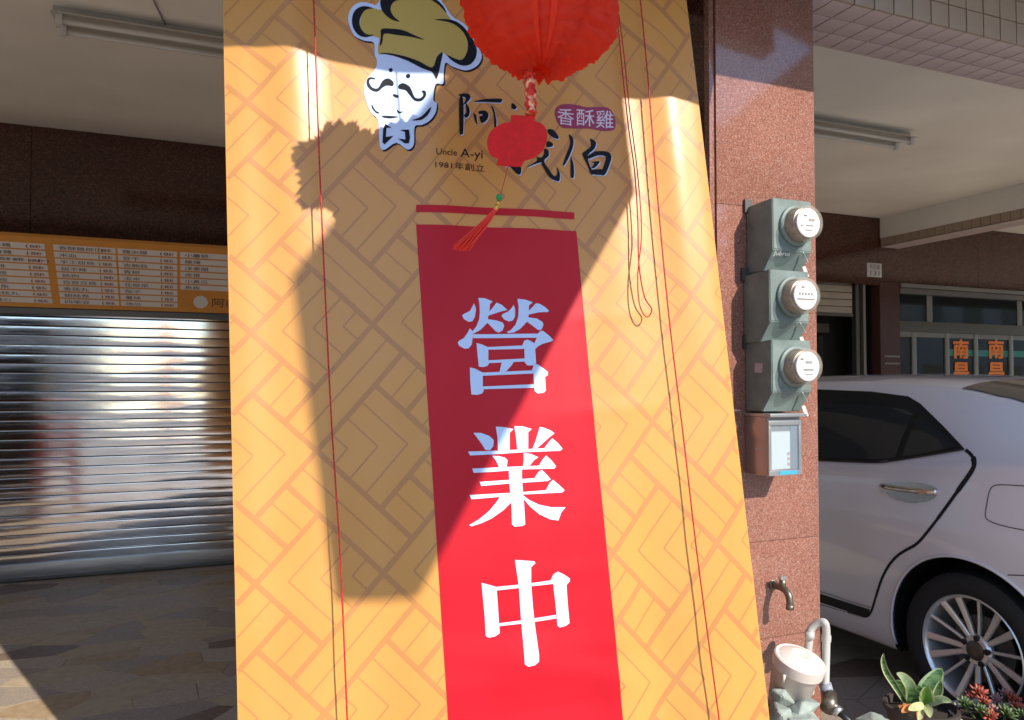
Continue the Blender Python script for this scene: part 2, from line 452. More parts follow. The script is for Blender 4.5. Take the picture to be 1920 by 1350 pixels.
while z < 1.98:
    q = order.randrange(6)
    if q not in made:
        c = made[q] = mesh('slat', variants[q][0], variants[q][1], STEEL, sh, True)
    else:
        c = made[q].copy(); C.objects.link(c)
    c.location = (0, order.uniform(-.001, .001), z)
    z += SP; i += 1
box('bottom_rail', SX0, SX1, WY+.028, WY+.062, .012, .124, mat('rail_steel', (.34, .33, .33), .35, metal=.9, var=.2, vscale=3, stretch=(1, 1, 8)), sh, .006)
box('rail_lip', SX0, SX1, WY+.005, WY+.0275, .012, .03, DKSTEEL, sh)
box('header_box', SX0, SX1, WY-.018, WY+.03, 1.90, 1.978, DKSTEEL, sh, .004)

# ------------------------------------------------------------------ slanted menu board
MB_Y, MB_Z = 6.34, 1.945             # lower edge; the board leans out 45 degrees at the top
def on_menu(px, py):
    d = ray(px, py); n_ = Vector((0, 1, 1)); p0 = Vector((0, MB_Y, MB_Z))
    return CP + d*((p0-CP).dot(n_)/d.dot(n_))
qh = (on_menu(0, 440)-Vector((on_menu(0, 440).x, MB_Y, MB_Z))).length
UPM = Vector((0, -1, 1)).normalized(); NM = Vector((0, -1, -1)).normalized()
def mp(x, q, lift=0.0): return Vector((x, MB_Y, MB_Z)) + UPM*(q*qh) + NM*lift
mb = thing('menu_board', 'orange slanted menu board with white price strips above the shutter', 'menu board', (-.5, MB_Y, MB_Z))
MX0, MX1 = -3.2, 1.6
prism('board_panel', [mp(MX0, 0), mp(MX1, 0), mp(MX1, 1), mp(MX0, 1)], NM, .035, ORANGE, mb)
def mx(px, py): return on_menu(px, py).x
cols = [(mx(-95, 450), mx(83, 455)), (mx(99, 456), mx(216, 462)), (mx(220, 463), mx(332, 466)), (mx(338, 468), mx(338, 468)+.62)]
cols[0] = (cols[0][1]-(cols[1][1]-cols[1][0])*1.02, cols[0][1])
names = [['香酥雞', '無骨雞', '鹽酥雞 (小)', '雞排', '雞翅', '雞皮', '魷魚', '花枝丸', '雞心'],
         ['香酥雞柳口', '米血', '手工甜條', '甜不辣', '熱狗', '百頁豆腐', '香菇丸', '銀絲卷', '四季豆'],
         ['糯米腸', '豆干', '杏鮑菇', '青椒', '玉米', '花椰菜', '茄子', '薯條', '地瓜'],
         ['小薯餅', '雞塊', '洋蔥圈', '皮蛋', '小黃瓜', '魚板']]
price = ['50', '50', '50', '50', '50', '25', '25', '25', '25', '50', '20', '25', '25', '35', '25', '25', '25', '25']
for ci, (xa, xb) in enumerate(cols):
    for ri, s in enumerate(names[ci]):
        q1 = .915-ri*.0965; q0 = q1-.076
        r_ = mesh('price_strip', [mp(xa, q0, .0015), mp(xb, q0, .0015), mp(xb, q1, .0015), mp(xa, q1, .0015)], [(0, 1, 2, 3)], ROWW, mb)
        hgt = (q1-q0)*.66; xl = xa+.03; wch = .052*len(s)
        text_on('lettering', s, mp(xl, q0+.011, .003), mp(xl+wch, q0+.011, .003), mp(xl, q0+.011+hgt, .003), INK, r_, Vector((0, 0, 0)))
        W_ = xb-xa
        text_on('lettering', '1份', mp(xb-W_*.29, q0+.014, .003), mp(xb-W_*.29+.075, q0+.014, .003), mp(xb-W_*.29, q0+.014+hgt*.8, .003), INK, r_, Vector((0, 0, 0)))
        pr = price[(ci*5+ri) % len(price)]
        text_on('lettering', pr, mp(xb-.085, q0+.014, .003), mp(xb-.025, q0+.014, .003), mp(xb-.085, q0+.014+hgt*.8, .003), INKR, r_, Vector((0, 0, 0)))
        mesh('divider', [mp(xb-.105, q0, .003), mp(xb-.101, q0, .003), mp(xb-.101, q1, .003), mp(xb-.105, q1, .003)], [(0, 1, 2, 3)], ORANGE, r_)
lx = cols[3][0]+.14
mesh('emblem', [mp(lx+.05*math.cos(a*.2618), .17+.10*math.sin(a*.2618), .002) for a in range(24)], [tuple(range(24))], ROWW, mb)
text_on('lettering', '阿義伯', mp(lx+.08, .10, .002), mp(lx+.36, .10, .002), mp(lx+.08, .24, .002), mat('menu_brown', (.12, .06, .03), .6), mb, Vector((0, 0, 0)))

# ------------------------------------------------------------------ neighbouring shopfront behind the car
def wx(px, py): return onY(px, py, WY).x
def wz(px, py): return onY(px, py, WY).z
dr = thing('side_doorway', 'dark doorway with a half raised roller shutter behind the car', 'doorway', (6.3, WY, 0))
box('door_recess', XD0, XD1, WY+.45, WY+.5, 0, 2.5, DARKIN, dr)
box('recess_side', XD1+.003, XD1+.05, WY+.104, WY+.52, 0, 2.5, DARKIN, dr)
z0 = wz(1560, 585); xr = wx(1606, 560)
zz = z0; k = 0
while zz < 2.49:
    box('shutter_slat', XD0, xr, WY+.06, WY+.075, zz, min(zz+.072, 2.498), mat('beige_slat', (.40, .34, .27), .4, metal=.3, var=.12, vscale=3, stretch=(1, 1, 6)), dr, .006)
    zz += .078
box('shutter_rail', XD0, xr, WY+.05, WY+.085, z0-.035, z0-.003, DKSTEEL, dr)
box('guide_rail', xr+.03, xr+.08, WY+.04, WY+.10, 0, 2.498, DKSTEEL, dr)
xp = wx(1622, 620)
box('frame_post', xp, xp+.035, WY+.02, WY+.07, 0, 2.498, ALUF, dr)
box('inner_panel', xp+.05, XD1-.002, WY+.2, WY+.24, 0, 2.498, mat('inner_brown', (.03, .014, .012), .4), dr)
box('inner_counter', XD0, xr-.1, WY+.30, WY+.33, 1.98, 2.08, mat('inner_beam', (.09, .08, .06), .5), dr)
for i in range(5):
    box('inner_slat', XD0+.1+i*.22, XD0+.17+i*.22, WY+.38, WY+.42, 0, 1.95, mat('inner_dark', (.03, .03, .032), .4), dr)

box('rear_closure', -14, 16, 6.95, 7.05, 0, 4.2, DARKIN, rw)
pq = thing('house_number_plate', 'small white house number plate on the brown granite wall', 'number plate', (wx(1635, 507), WY-.03, wz(1635, 507)))
px0, px1, pz0, pz1 = wx(1622, 507), wx(1649, 507), wz(1635, 520), wz(1635, 494)
box('plate', px0, px1, WY-.032, WY-.0205, pz0, pz1, mat('plate_white', (.62, .60, .62), .4), pq, .003)
text_on('lettering', '中正路', (px0+.03, WY-.033, pz0+.085), (px1-.03, WY-.033, pz0+.085), (px0+.03, WY-.033, pz1-.015), INK, pq)
text_on('lettering', '131', (px0+.04, WY-.033, pz0+.015), (px1-.04, WY-.033, pz0+.015), (px0+.04, WY-.033, pz0+.07), INK, pq)

sf = thing('glazed_shopfront', 'aluminium framed glass shopfront with orange film characters', 'shopfront', (9, WY, 0))
FR = (XP1+.003, XW1)
ztop = 2.535; ztr = wz(1800, 600); zmid = wz(1800, 617); 
box('head_rail', FR[0], FR[1], WY-.05, WY+.08, ztop-.045, ztop, ALUF, sf, .004)
box('head_track', FR[0], FR[1], WY-.035, WY+.08, ztop-.11, ztop-.05, mat('track', (.16, .15, .14), .4, metal=.5), sf, .004)
box('transom', FR[0], FR[1], WY+.0, WY+.07, zmid-.05, zmid+.07, mat('transom_metal', (.12, .115, .10), .4, metal=.5), sf, .004)
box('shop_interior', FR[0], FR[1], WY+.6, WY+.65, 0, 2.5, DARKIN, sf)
tp = [FR[0], wx(1746, 580), wx(1915, 580), FR[1]]
for i in range(3):
    box('transom_pane', tp[i]+.045, tp[i+1]-.045, WY+.030, WY+.036, zmid+.071, ztop-.111, GLASS, sf)
    box('mullion', tp[i+1]-.044, tp[i+1]+.044 if i < 2 else tp[i+1], WY+.02, WY+.06, zmid+.071, ztop-.112, ALUF, sf)
lp = [FR[0], wx(1716, 650), wx(1778, 650), wx(1832, 650), wx(1898, 650), wx(1960, 650), FR[1]]
for i in range(6):
    a, b = lp[i], lp[i+1]
    box('sash_pane', a+.035, b-.035, WY+.030, WY+.036, .12, zmid-.11, GLASS, sf)
    box('sash_rail', a+.034, b-.034, WY+.015, WY+.055, zmid-.109, zmid-.052, ALUF, sf)
    box('sash_stile', b-.034, b+.034, WY+.012, WY+.058, .06, zmid-.052, mat('stile_alu', (.26, .25, .225), .35, metal=.6), sf, .004)
for a, b in ((lp[2]+.04, lp[3]-.04), (lp[3]+.04, lp[4]-.04), (lp[4]+.04, lp[5]-.04)):
    box('teal_band', a, b, WY+.026, WY+.0285, wz(1830, 668), wz(1830, 656), TEAL, sf)
for a in (1791, 1857):
    x0, x1 = wx(a, 660), wx(a+27, 660)
    for s, y0, y1 in (('南', 672, 638), ('昌', 717, 681)):
        zb, zt = wz(a, y0), wz(a, y1)
        V_, F_ = text_poly(s)
        # heavy film letters: three slightly shifted layers thicken the strokes
        for q, (dx, dz) in enumerate(((0, 0), (.016, 0), (0, .014), (.016, .014), (.008, .007), (-.01, 0))):
            text_on('film_character', s, (x0+dx, WY+.024-q*.0006, zb+dz), (x1+dx, WY+.024-q*.0006, zb+dz), (x0+dx, WY+.024-q*.0006, zt+dz), ORNG, sf)

# ================================================================== BANNER
BS = 1.09
TL, TR = at(418, 0, 2.04*BS), at(1284, 0, 2.36*BS)
BL, BR = at(446, 1350, 1.79*BS), at(1442, 1350, 2.08*BS)
def bil(u, v): return TL*(1-u)*(1-v)+TR*u*(1-v)+BL*(1-u)*v+BR*u*v
BN = ((TR-TL).cross(BL-TL)).normalized()
if BN.y > 0: BN = -BN
def wave(u, v):
    top = max(0.0, min(1.0, (.62-v)/.5)); 
    h = .030*gauss(u, .125, .055)*top + .026*gauss(u, .925, .05)*max(0, min(1, (.60-v)/.35))
    h += .006*math.sin(2*math.pi*(u*2.3+.15))*(.5+.5*v) + .004*math.sin(2*math.pi*(u*5.1+v*.6))
    h += .010*gauss(u, .70, .05)*max(0, min(1, (v-.55)/.3)) - .012*gauss(u, .78, .045)*max(0, min(1, (v-.6)/.3))
    h += .0022*math.sin(2*math.pi*(v*7+u*1.5))*max(0, (v-.35)) + .006*gauss(v, .93+.1*(u-.5), .02)*gauss(u, .62, .18)
    for vc, uc, am in ((.815, .60, .0022), (.885, .52, -.0020), (.905, .66, .0018), (.955, .45, .0024), (.60, .72, .0014), (.47, .74, .0012), (.985, .55, -.002)):
        h += am*gauss(v, vc-.06*(u-uc), .011)*gauss(u, uc, .11)
    h += .004*gauss(u, .03, .03)+.006*gauss(u, .985, .03)
    return h
def surf(u, v, off=0.0): return bil(u, v)+BN*(wave(u, v)+off)
def px2uv(px, py):
    d = ray(px, py); u = (px-430)/930; v = py/1350; t = 2.1
    for _ in range(8):
        p = bil(u, v)+BN*wave(u, v)*0; r = p-(CP+d*t)
        Ju = (bil(u+1e-3, v)-p)*1e3; Jv = (bil(u, v+1e-3)-p)*1e3
        A = Matrix((Ju, Jv, -d)).transposed(); s = A.inverted() @ (-r)
        u += s.x; v += s.y; t += s.z
    return u, v
UW, VH = 1.45, 2.2
bn = thing('shop_banner', 'tall yellow vinyl banner with red panel reading 營業中 hanging before the shop', 'banner', bil(.5, 1.12))
NU, NV = 120, 230
V = []; F = []
v0, v1 = -.22, 1.12
for j in range(NV+1):
    for i in range(NU+1):
        V.append(surf(i/NU, v0+(v1-v0)*j/NV))
for j in range(NV):
    for i in range(NU):
        a = j*(NU+1)+i; F.append((a, a+1, a+NU+2, a+NU+1))
mesh('banner_sheet', V, F, VINYL, bn, True)
tube('top_rod', [bil(-.02, v0)+BN*.012, bil(1.02, v0)+BN*.012], .012, ALU, bn, 12)
tube('bottom_rod', [bil(-.01, v1)+BN*.012, bil(1.01, v1)+BN*.012], .010, ALU, bn, 12)

def print_uv(name, loops, m, off, parent, res=.02):
    """loops: closed outlines in (u,v) – first is outer, the others are holes; laid on the sheet"""
    vs_, es, fs = [], [], []
    xs_, ys_ = [], []
    for lp_ in loops:
        P = []
        for k in range(len(lp_)):
            a, b = lp_[k], lp_[(k+1) % len(lp_)]
            L = math.hypot((b[0]-a[0])*UW, (b[1]-a[1])*VH); n_ = max(1, int(L/res))
            for q in range(n_): P.append((a[0]+(b[0]-a[0])*q/n_, a[1]+(b[1]-a[1])*q/n_))
        s = len(vs_)
        for p in P:
            vs_.append(Vector((p[0]*UW, p[1]*VH))); xs_.append(p[0]*UW); ys_.append(p[1]*VH)
        fs.append(list(range(s, s+len(P))))
    gx = int(min(xs_)/res)
    for i in range(gx, int(max(xs_)/res)+1):
        for j in range(int(min(ys_)/res), int(max(ys_)/res)+1):
            vs_.append(Vector((i*res+.0003, j*res+.0007)))
    r = delaunay_2d_cdt(vs_, [], fs, 3 if len(loops) > 1 else 1, 1e-6)
    VV = [surf(p.x/UW, p.y/VH, off) for p in r[0]]
    FF = [tuple(f) for f in r[2]]
    return mesh(name, VV, FF, m, parent, True)
_po = [0]
def spl(P, n=3):
    """round an outline (Catmull-Rom, closed)"""
    out = []; N = len(P)
    for i in range(N):
        a, b, c, d = (Vector(P[(i+k) % N]) for k in (-1, 0, 1, 2))
        for k in range(n):
            t = k/n; q = .5*((2*b)+(c-a)*t+(2*a-5*b+4*c-d)*t*t+(3*b-a-3*c+d)*t**3); out.append((q.x, q.y))
    return out
def print_px(name, pts, m, off, parent, scale=1.0, ox=0, oy=0, rnd=False, holes=(), dx=0, dy=0):
    def cv(P):
        if rnd: P = spl(P)
        return [px2uv(ox+(x+dx)/scale, oy+(y+dy)/scale) for x, y in P]
    return print_uv(name, [cv(pts)]+[cv(h) for h in holes], m, off, parent)
def text_px(name, s, bl, br, tl, m, off, parent):
    V_, F_ = text_poly(s); P = []
    for x, y in V_:
        u, v = px2uv(bl[0]+(br[0]-bl[0])*x+(tl[0]-bl[0])*y, bl[1]+(br[1]-bl[1])*x+(tl[1]-bl[1])*y)
        P.append(surf(u, v, off))
    return mesh(name, P, F_, m, parent)

# printed lattice of thick and thin diagonal lines: fit the repeat from crossings read off the photo
import itertools
Cs = [((700, 594), (0, 0)), ((724, 1083), (0, 2)), ((474, 1108), (-1, 2)), ((592, 837), (-.5, 1)), ((1222, 811), (2.5-.5+.5-.5, 1)),
      ((1339, 1018), (3, 2)), ((1159, 1039), (2, 2)), ((1266, 1256), (2.5, 3))]
Cs[4] = ((1222, 811), (2.5, 1))
def lsq(rows, rhs):
    n_ = len(rows[0]); A = [[sum(r[i]*r[j] for r in rows) for j in range(n_)] for i in range(n_)]
    b = [sum(r[i]*y for r, y in zip(rows, rhs)) for i in range(n_)]
    for i in range(n_):
        p = A[i][i]
        for j in range(i+1, n_):
            f = A[j][i]/p
            for k in range(i, n_): A[j][k] -= f*A[i][k]
            b[j] -= f*b[i]
    x_ = [0]*n_
    for i in range(n_-1, -1, -1): x_[i] = (b[i]-sum(A[i][k]*x_[k] for k in range(i+1, n_)))/A[i][i]
    return x_
uvs = [px2uv(*c[0]) for c in Cs]
cu_ = lsq([[1, g[1][0], g[1][1]] for g in Cs], [q[0] for q in uvs])
cv_ = lsq([[1, g[1][0], g[1][1]] for g in Cs], [q[1] for q in uvs])
def lat(a, b): return (cu_[0]+cu_[1]*a+cu_[2]*b, cv_[0]+cv_[1]*a+cv_[2]*b)
TH, TN = .0215, .0068       # half widths in lattice units
segs = [((0, 0), (-.75, -.75), TH), ((0, 0), (-.75, .75), TH), ((0, 0), (.5, -.5), TH), ((0, 0), (.5, .5), TH)]
for ap, e in ((.25, .125), (.5, .25), (.75, .375)):
    segs += [((-ap, 0), (-e, -(ap-e)), TN), ((-ap, 0), (-e, ap-e), TN)]
for s in (-1, 1):
    segs += [((-.625, s*.875), (.125, s*.125), TN), ((.125, s*.625), (.375, s*.375), TN)]
PV = {1: ([], []), -1: ([], [])}
def clip_seg(a, b):
    # clip to the sheet in uv
    t0, t1 = 0.0, 1.0
    A_, B_ = lat(*a), lat(*b)
    for k, lo, hi in ((0, .002, .998), (1, v0+.002, v1-.002)):
        d = B_[k]-A_[k]
        for bound, sgn in ((lo, 1), (hi, -1)):
            q = sgn*(A_[k]-bound); dq = sgn*d
            if abs(dq) < 1e-9:
                if q < 0: return None
            else:
                t = -q/dq
                if dq > 0: t0 = max(t0, t)
                else: t1 = min(t1, t)
    return (t0, t1) if t1-t0 > 1e-3 else None
for row in range(-4, 7):
    for col in range(-3, 6):
        mir = 1 if row % 2 == 0 else -1
        ox_, oy_ = col+(.5 if row % 2 else 0), row
        for (a, b, wd) in (segs if row % 2 == 0 else segs[:10]):
            A_ = (ox_+mir*a[0], oy_+a[1]); B_ = (ox_+mir*b[0], oy_+b[1])
            c = clip_seg(A_, B_)
            if not c: continue
            d = (B_[0]-A_[0], B_[1]-A_[1]); L = math.hypot(*d); nrm = (-d[1]/L*wd, d[0]/L*wd)
            dirk = 1 if d[0]*d[1] > 0 else -1
            off = .0004 if dirk == 1 else .0008
            n_ = max(1, int(L*(c[1]-c[0])/.05)); VV, FF = PV[dirk]; s0 = len(VV)
            for k in range(n_+1):
                t = c[0]+(c[1]-c[0])*k/n_
                for sg in (-1, 1):
                    p = lat(A_[0]+d[0]*t+nrm[0]*sg, A_[1]+d[1]*t+nrm[1]*sg)
                    VV.append(surf(min(.999, max(.001, p[0])), p[1], off))
            for k in range(n_): FF.append((s0+2*k, s0+2*k+1, s0+2*k+3, s0+2*k+2))
for k in (1, -1):
    po = mesh('printed_lattice', PV[k][0], PV[k][1], PATT, bn, True); po['kind'] = 'stuff'

# red panel and strip
print_px('maroon_strip', [(780, 384), (1078, 397), (1078, 410), (780, 398)], REDP, .0014, bn)
e0 = lambda y: 780+(y-421)*60/929
e1 = lambda y: 1082+(y-432)*83/918
red = print_px('red_panel', [(780, 421), (930, 427), (1082, 432), (e1(1500), 1480), (e0(1500), 1500)], REDP, .0014, bn)
ying = [[(260,130),(285,200),(270,300),(240,355),(190,365),(130,330),(105,285),(140,260),(210,225)],
 [(315,60),(400,65),(495,105),(462,140),(455,235),(545,120),(610,150),(680,215),(600,232),(440,285),(435,330),(540,345),(620,372),(640,415),(618,475),(570,500),(530,480),(430,375),(340,465),(250,515),(235,490),(290,420),(325,330),(333,240),(328,140)],
 [(205,445),(240,480),(245,515),(240,570),(230,650),(190,700),(140,705),(70,670),(50,630),(70,605),(130,570),(180,500)],
 [(805,75),(900,85),(1000,120),(950,160),(948,230),(1040,130),(1090,140),(1160,180),(1208,225),(1190,240),(1080,245),(948,275),(940,310),(1050,325),(1120,365),(1135,400),(1115,455),(1080,475),(1040,450),(925,365),(840,455),(760,500),(690,510),(675,490),(720,470),(780,405),(815,300),(820,180)],
 [(755,150),(775,200),(775,300),(745,350),(700,362),(640,335),(605,290),(625,262),(690,235),(735,190)],
 [(245,522),(1060,516),(1100,478),(1130,480),(1200,530),(1262,590),(1240,610),(1120,645),(1065,675),(1020,720),(1015,640),(1035,600),(1050,568),(245,570)],
 [(290,630),(360,650),(440,685),(440,850),(450,890),(430,920),(380,935),(320,930),(305,800)],
 [(430,682),(865,665),(870,710),(440,715)],
 [(865,665),(890,605),(930,592),(985,615),(1015,640),(1030,740),(1040,890),(1010,915),(930,918),(895,880),(890,710),(870,705)],
 [(440,850),(895,830),(895,868),(440,885)], [(610,865),(770,850),(735,910),(665,990),(580,1000)],
 [(205,940),(270,955),(370,1005),(370,1180),(385,1230),(360,1270),(300,1288),(225,1282),(210,1100)],
 [(365,1005),(990,980),(1000,1020),(370,1045)],
 [(985,985),(1010,910),(1050,900),(1130,950),(1195,1000),(1190,1040),(1155,1060),(1165,1230),(1140,1260),(1060,1272),(1020,1240),(1005,1020)],
 [(370,1180),(1010,1155),(1010,1200),(370,1215)]]
ye = [[(110,140),(200,140),(300,175),(355,225),(350,300),(310,350),(255,345),(215,280),(150,190)],
 [(380,65),(470,70),(590,95),(545,140),(545,345),(405,360),(400,200)], [(600,60),(700,62),(808,95),(765,135),(765,345),(635,350),(620,200)],
 [(905,70),(960,80),(1040,110),(1090,145),(1040,180),(880,320),(815,340),(860,220)],
 [(45,365),(400,355),(960,325),(1010,260),(1060,205),(1130,260),(1190,330),(1160,355),(700,375),(400,395),(70,412)],
 [(335,415),(420,420),(490,440),(520,470),(510,550),(420,560),(385,480)], [(710,385),(800,395),(890,435),(840,465),(775,545),(700,555),(712,470)],
 [(95,570),(500,550),(895,535),(940,460),(985,412),(1060,480),(1110,545),(1085,570),(700,580),(400,605),(115,622)],
 [(530,560),(690,560),(690,700),(705,880),(715,1000),(728,1240),(690,1260),(600,1268),(570,1240),(565,1000),(545,800)],
 [(185,730),(540,705),(840,685),(890,610),(930,585),(990,640),(1042,700),(1000,720),(700,740),(545,750),(205,780)],
 [(65,888),(550,862),(980,830),(1030,740),(1070,705),(1150,770),(1215,830),(1185,858),(720,880),(430,910),(85,940)],
 [(430,905),(560,890),(560,980),(470,1070),(330,1170),(200,1230),(85,1265),(60,1250),(180,1180),(300,1080),(390,970)],
 [(700,890),(780,950),(900,1005),(1050,1035),(1225,1035),(1170,1100),(1135,1195),(1030,1180),(900,1120),(790,1030),(705,930)]]
zhong = [[(75,345),(150,365),(240,390),(255,560),(270,800),(280,910),(230,945),(160,962),(125,945),(110,700)],
 [(445,85),(660,100),(675,120),(625,165),(625,330),(645,600),(680,900),(710,1150),(708,1220),(660,1260),(590,1275),(550,1250),(535,1000),(510,700),(490,400)],
 [(850,310),(880,250),(930,218),(1000,250),(1075,300),(1072,330),(1035,375),(1050,600),(1070,800),(1030,830),(960,848),(930,830),(905,560),(880,360)],
 [(240,390),(490,362),(490,400),(245,430)], [(625,345),(855,315),(885,355),(628,380)], [(265,800),(520,762),(520,800),(268,832)], [(655,740),(910,705),(915,745),(660,780)]]
for strokes, s_, ox_, oy_ in ((ying, 6.75, 850, 550), (ye, 6.43, 870, 790), (zhong, 6.0, 890, 1035)):
    for i, st in enumerate(strokes):
        print_px('character_stroke', st, WHITE, .0021+i*.00009, red, s_, ox_, oy_, rnd=False)

# chef emblem
CS = dict(scale=4.655, ox=640, oy=0, rnd=True)
outl = [(60,190),(70,110),(110,50),(180,20),(260,30),(300,40),(345,-10),(400,-60),(560,-90),(720,-80),(830,-20),(900,60),(965,155),(1060,210),(1130,290),(1180,390),(1225,480),(1200,560),(1130,610),(1060,620),(960,590),(905,560),(890,660),(885,745),(820,745),(800,880),(830,910),(820,990),(770,1060),(700,1095),(640,1105),(635,1240),(615,1290),(570,1300),(480,1240),(380,1300),(340,1280),(330,1180),(320,1040),(260,980),(215,870),(200,760),(230,680),(300,590),(310,520),(290,470),(285,370),(200,355),(110,310)]
em = print_px('emblem_shadow', outl, BLACK, .0012, bn, dx=12, dy=14, **CS)
print_px('emblem_ground', outl, WHITE, .0016, em, **CS)
print_px('hat', [(165,190),(200,80),(280,70),(350,80),(345,-10),(420,-60),(560,-80),(700,-60),(800,0),(900,110),(960,190),(1060,260),(1100,360),(1095,470),(1050,530),(930,505),(880,470),(840,500),(800,620),(700,560),(560,490),(430,460),(330,470),(320,400),(330,330),(250,310),(180,290)], GOLDP, .0020, em, **CS)
blk = [[(280,72),(200,55),(130,85),(95,150),(100,240),(150,310),(220,325),(285,300),(220,300),(170,250),(160,180),(190,110),(230,80)],
 [(350,-20),(345,60),(380,120),(440,165),(510,185),(460,140),(430,80),(450,20),(520,-10),(650,-20),(760,0),(850,60),(915,130),(880,60),(800,-10),(700,-60),(450,-60)],
 [(810,185),(900,200),(990,230),(1060,290),(1100,370),(1095,460),(1050,530),(980,520),(915,490),(960,540),(1040,580),(1120,570),(1170,510),(1180,430),(1140,340),(1080,260),(1000,200),(900,180)],
 [(350,250),(440,245),(540,260),(640,310),(725,355),(600,320),(480,300),(375,290),(360,360),(335,400),(345,320)],
 [(330,460),(430,460),(560,490),(680,540),(790,600),(830,510),(880,470),(865,560),(830,700),(790,640),(700,600),(580,530),(450,480)],
 [(220,710),(240,675),(285,675),(295,690),(255,690),(245,720),(270,760),(320,765),(360,700),(410,678),(455,710),(450,745),(400,740),(360,760),(320,795),(270,790),(230,755)],
 [(500,740),(540,722),(600,760),(640,850),(690,860),(715,830),(700,800),(730,800),(738,840),(700,885),(640,880),(590,820),(560,785),(505,770)],
 [(414,605),(425,590),(440,590),(450,605),(440,622),(425,622)], [(563,662),(575,645),(592,645),(603,662),(592,680),(575,680)],
 [(455,815),(500,830),(490,850),(455,835)], [(355,1005),(420,1005),(500,1015),(430,1028),(370,1020)], [(485,950),(510,970),(545,970),(500,985)],
 [(265,905),(300,960),(335,980),(310,985),(270,945)], [(615,1050),(700,1020),(780,940),(760,1000),(700,1050)]]
bow = [[(385,1075),(440,1110),(395,1110),(390,1190),(455,1180),(380,1255),(360,1240),(365,1120)], [(510,1130),(590,1130),(600,1200),(590,1250),(555,1250),(495,1205),(560,1215),(555,1150)]]
for st in blk: print_px('emblem_line', st, BLACK, .0025, em, **CS)
for st in bow: print_px('emblem_line', st, BLACK, .0025, em, scale=4.655, ox=640, oy=0)

# brush lettering
BSC = dict(scale=5.0526, ox=800, oy=160, rnd=True)
brush = [([(305,140),(345,140),(345,440),(325,472),(308,450)], ()), ([(305,95),(385,85),(415,120),(375,175),(345,190),(370,130),(310,110)], ()),
 ([(370,175),(405,230),(400,290),(370,315),(350,290),(372,270),(370,220)], ()), ([(440,160),(560,130),(700,128),(712,150),(690,165),(560,160)], ()),
 ([(445,270),(470,290),(480,360),(500,370),(470,365),(450,320)], ()), ([(490,250),(550,240),(585,275),(570,330),(520,360),(500,300),(530,290),(520,275),(495,275)], ()),
 ([(610,195),(640,230),(660,340),(655,400),(640,390),(635,280)], ()), ([(808,170),(850,210),(830,235),(800,215)], ()),
 ([(1145,420),(1200,420),(1250,480),(1245,505),(1190,490),(1150,455)], ()), ([(1145,530),(1195,550),(1190,580),(1135,585)], ()),
 ([(1110,605),(1150,615),(1155,670),(1110,720),(1160,800),(1210,860),(1240,830),(1235,775),(1265,830),(1260,900),(1230,905),(1160,870),(1090,760),(1075,735),(940,785),(1040,720),(1035,680),(1080,690),(1110,650)], ()),
 ([(730,765),(880,765),(885,850),(840,835),(790,780)], ()), ([(1350,460),(1390,490),(1395,560),(1360,660),(1310,750),(1295,740),(1330,640),(1365,540)], ()),
 ([(1370,670),(1385,700),(1400,760),(1400,860),(1380,870),(1368,850)], ()),
 ([(1550,500),(1605,540),(1590,600),(1530,660),(1545,740),(1580,830),(1560,838),(1530,760),(1480,650),(1500,620),(1560,570)], ()),
 ([(1525,668),(1600,625),(1700,630),(1745,670),(1735,740),(1690,845),(1652,840),(1690,720),(1690,675),(1620,665),(1540,692)], ()),
 ([(1560,800),(1670,798),(1680,848),(1570,838)], ()),
 ([(1560,725),(1640,720),(1600,775),(1560,780),(1590,740)], ())]
for k, (st, hl) in enumerate(brush):
    print_px('lettering_edge', st, WHITE, .0012+k*.00003, bn, holes=hl, dx=7, dy=8, **BSC)
    print_px('brush_stroke', st, BLACK, .0020+k*.00003, bn, holes=hl, **BSC)
pill = print_px('purple_badge', [(1215,240),(1250,190),(1320,170),(1420,175),(1520,200),(1640,205),(1720,220),(1770,290),(1785,380),(1760,430),(1650,430),(1550,405),(1400,400),(1290,395),(1235,340)], MAROON, .0014, bn, **BSC)
def bp(x, y): return (800+x/5.0526, 160+y/5.0526)
for s, a, b, y0, y1, sl in (('香', 1242, 1400, 362, 205, 18), ('酥', 1425, 1590, 372, 215, 16), ('雞', 1605, 1765, 400, 232, 18)):
    text_px('lettering', s, bp(a, y0), bp(b, y0+sl), bp(a, y1), mat('print_lilac', (.70, .62, .74), .4), .0021, pill)
text_px('lettering', 'Uncle', bp(88, 662), bp(285, 676), bp(88, 603), BLACK, .0014, bn)
text_px('lettering', 'A-yi', bp(318, 712), bp(530, 722), bp(318, 603), BLACK, .0014, bn)
text_px('lettering', '1981年創立', bp(80, 790), bp(548, 822), bp(80, 722), BLACK, .0014, bn)

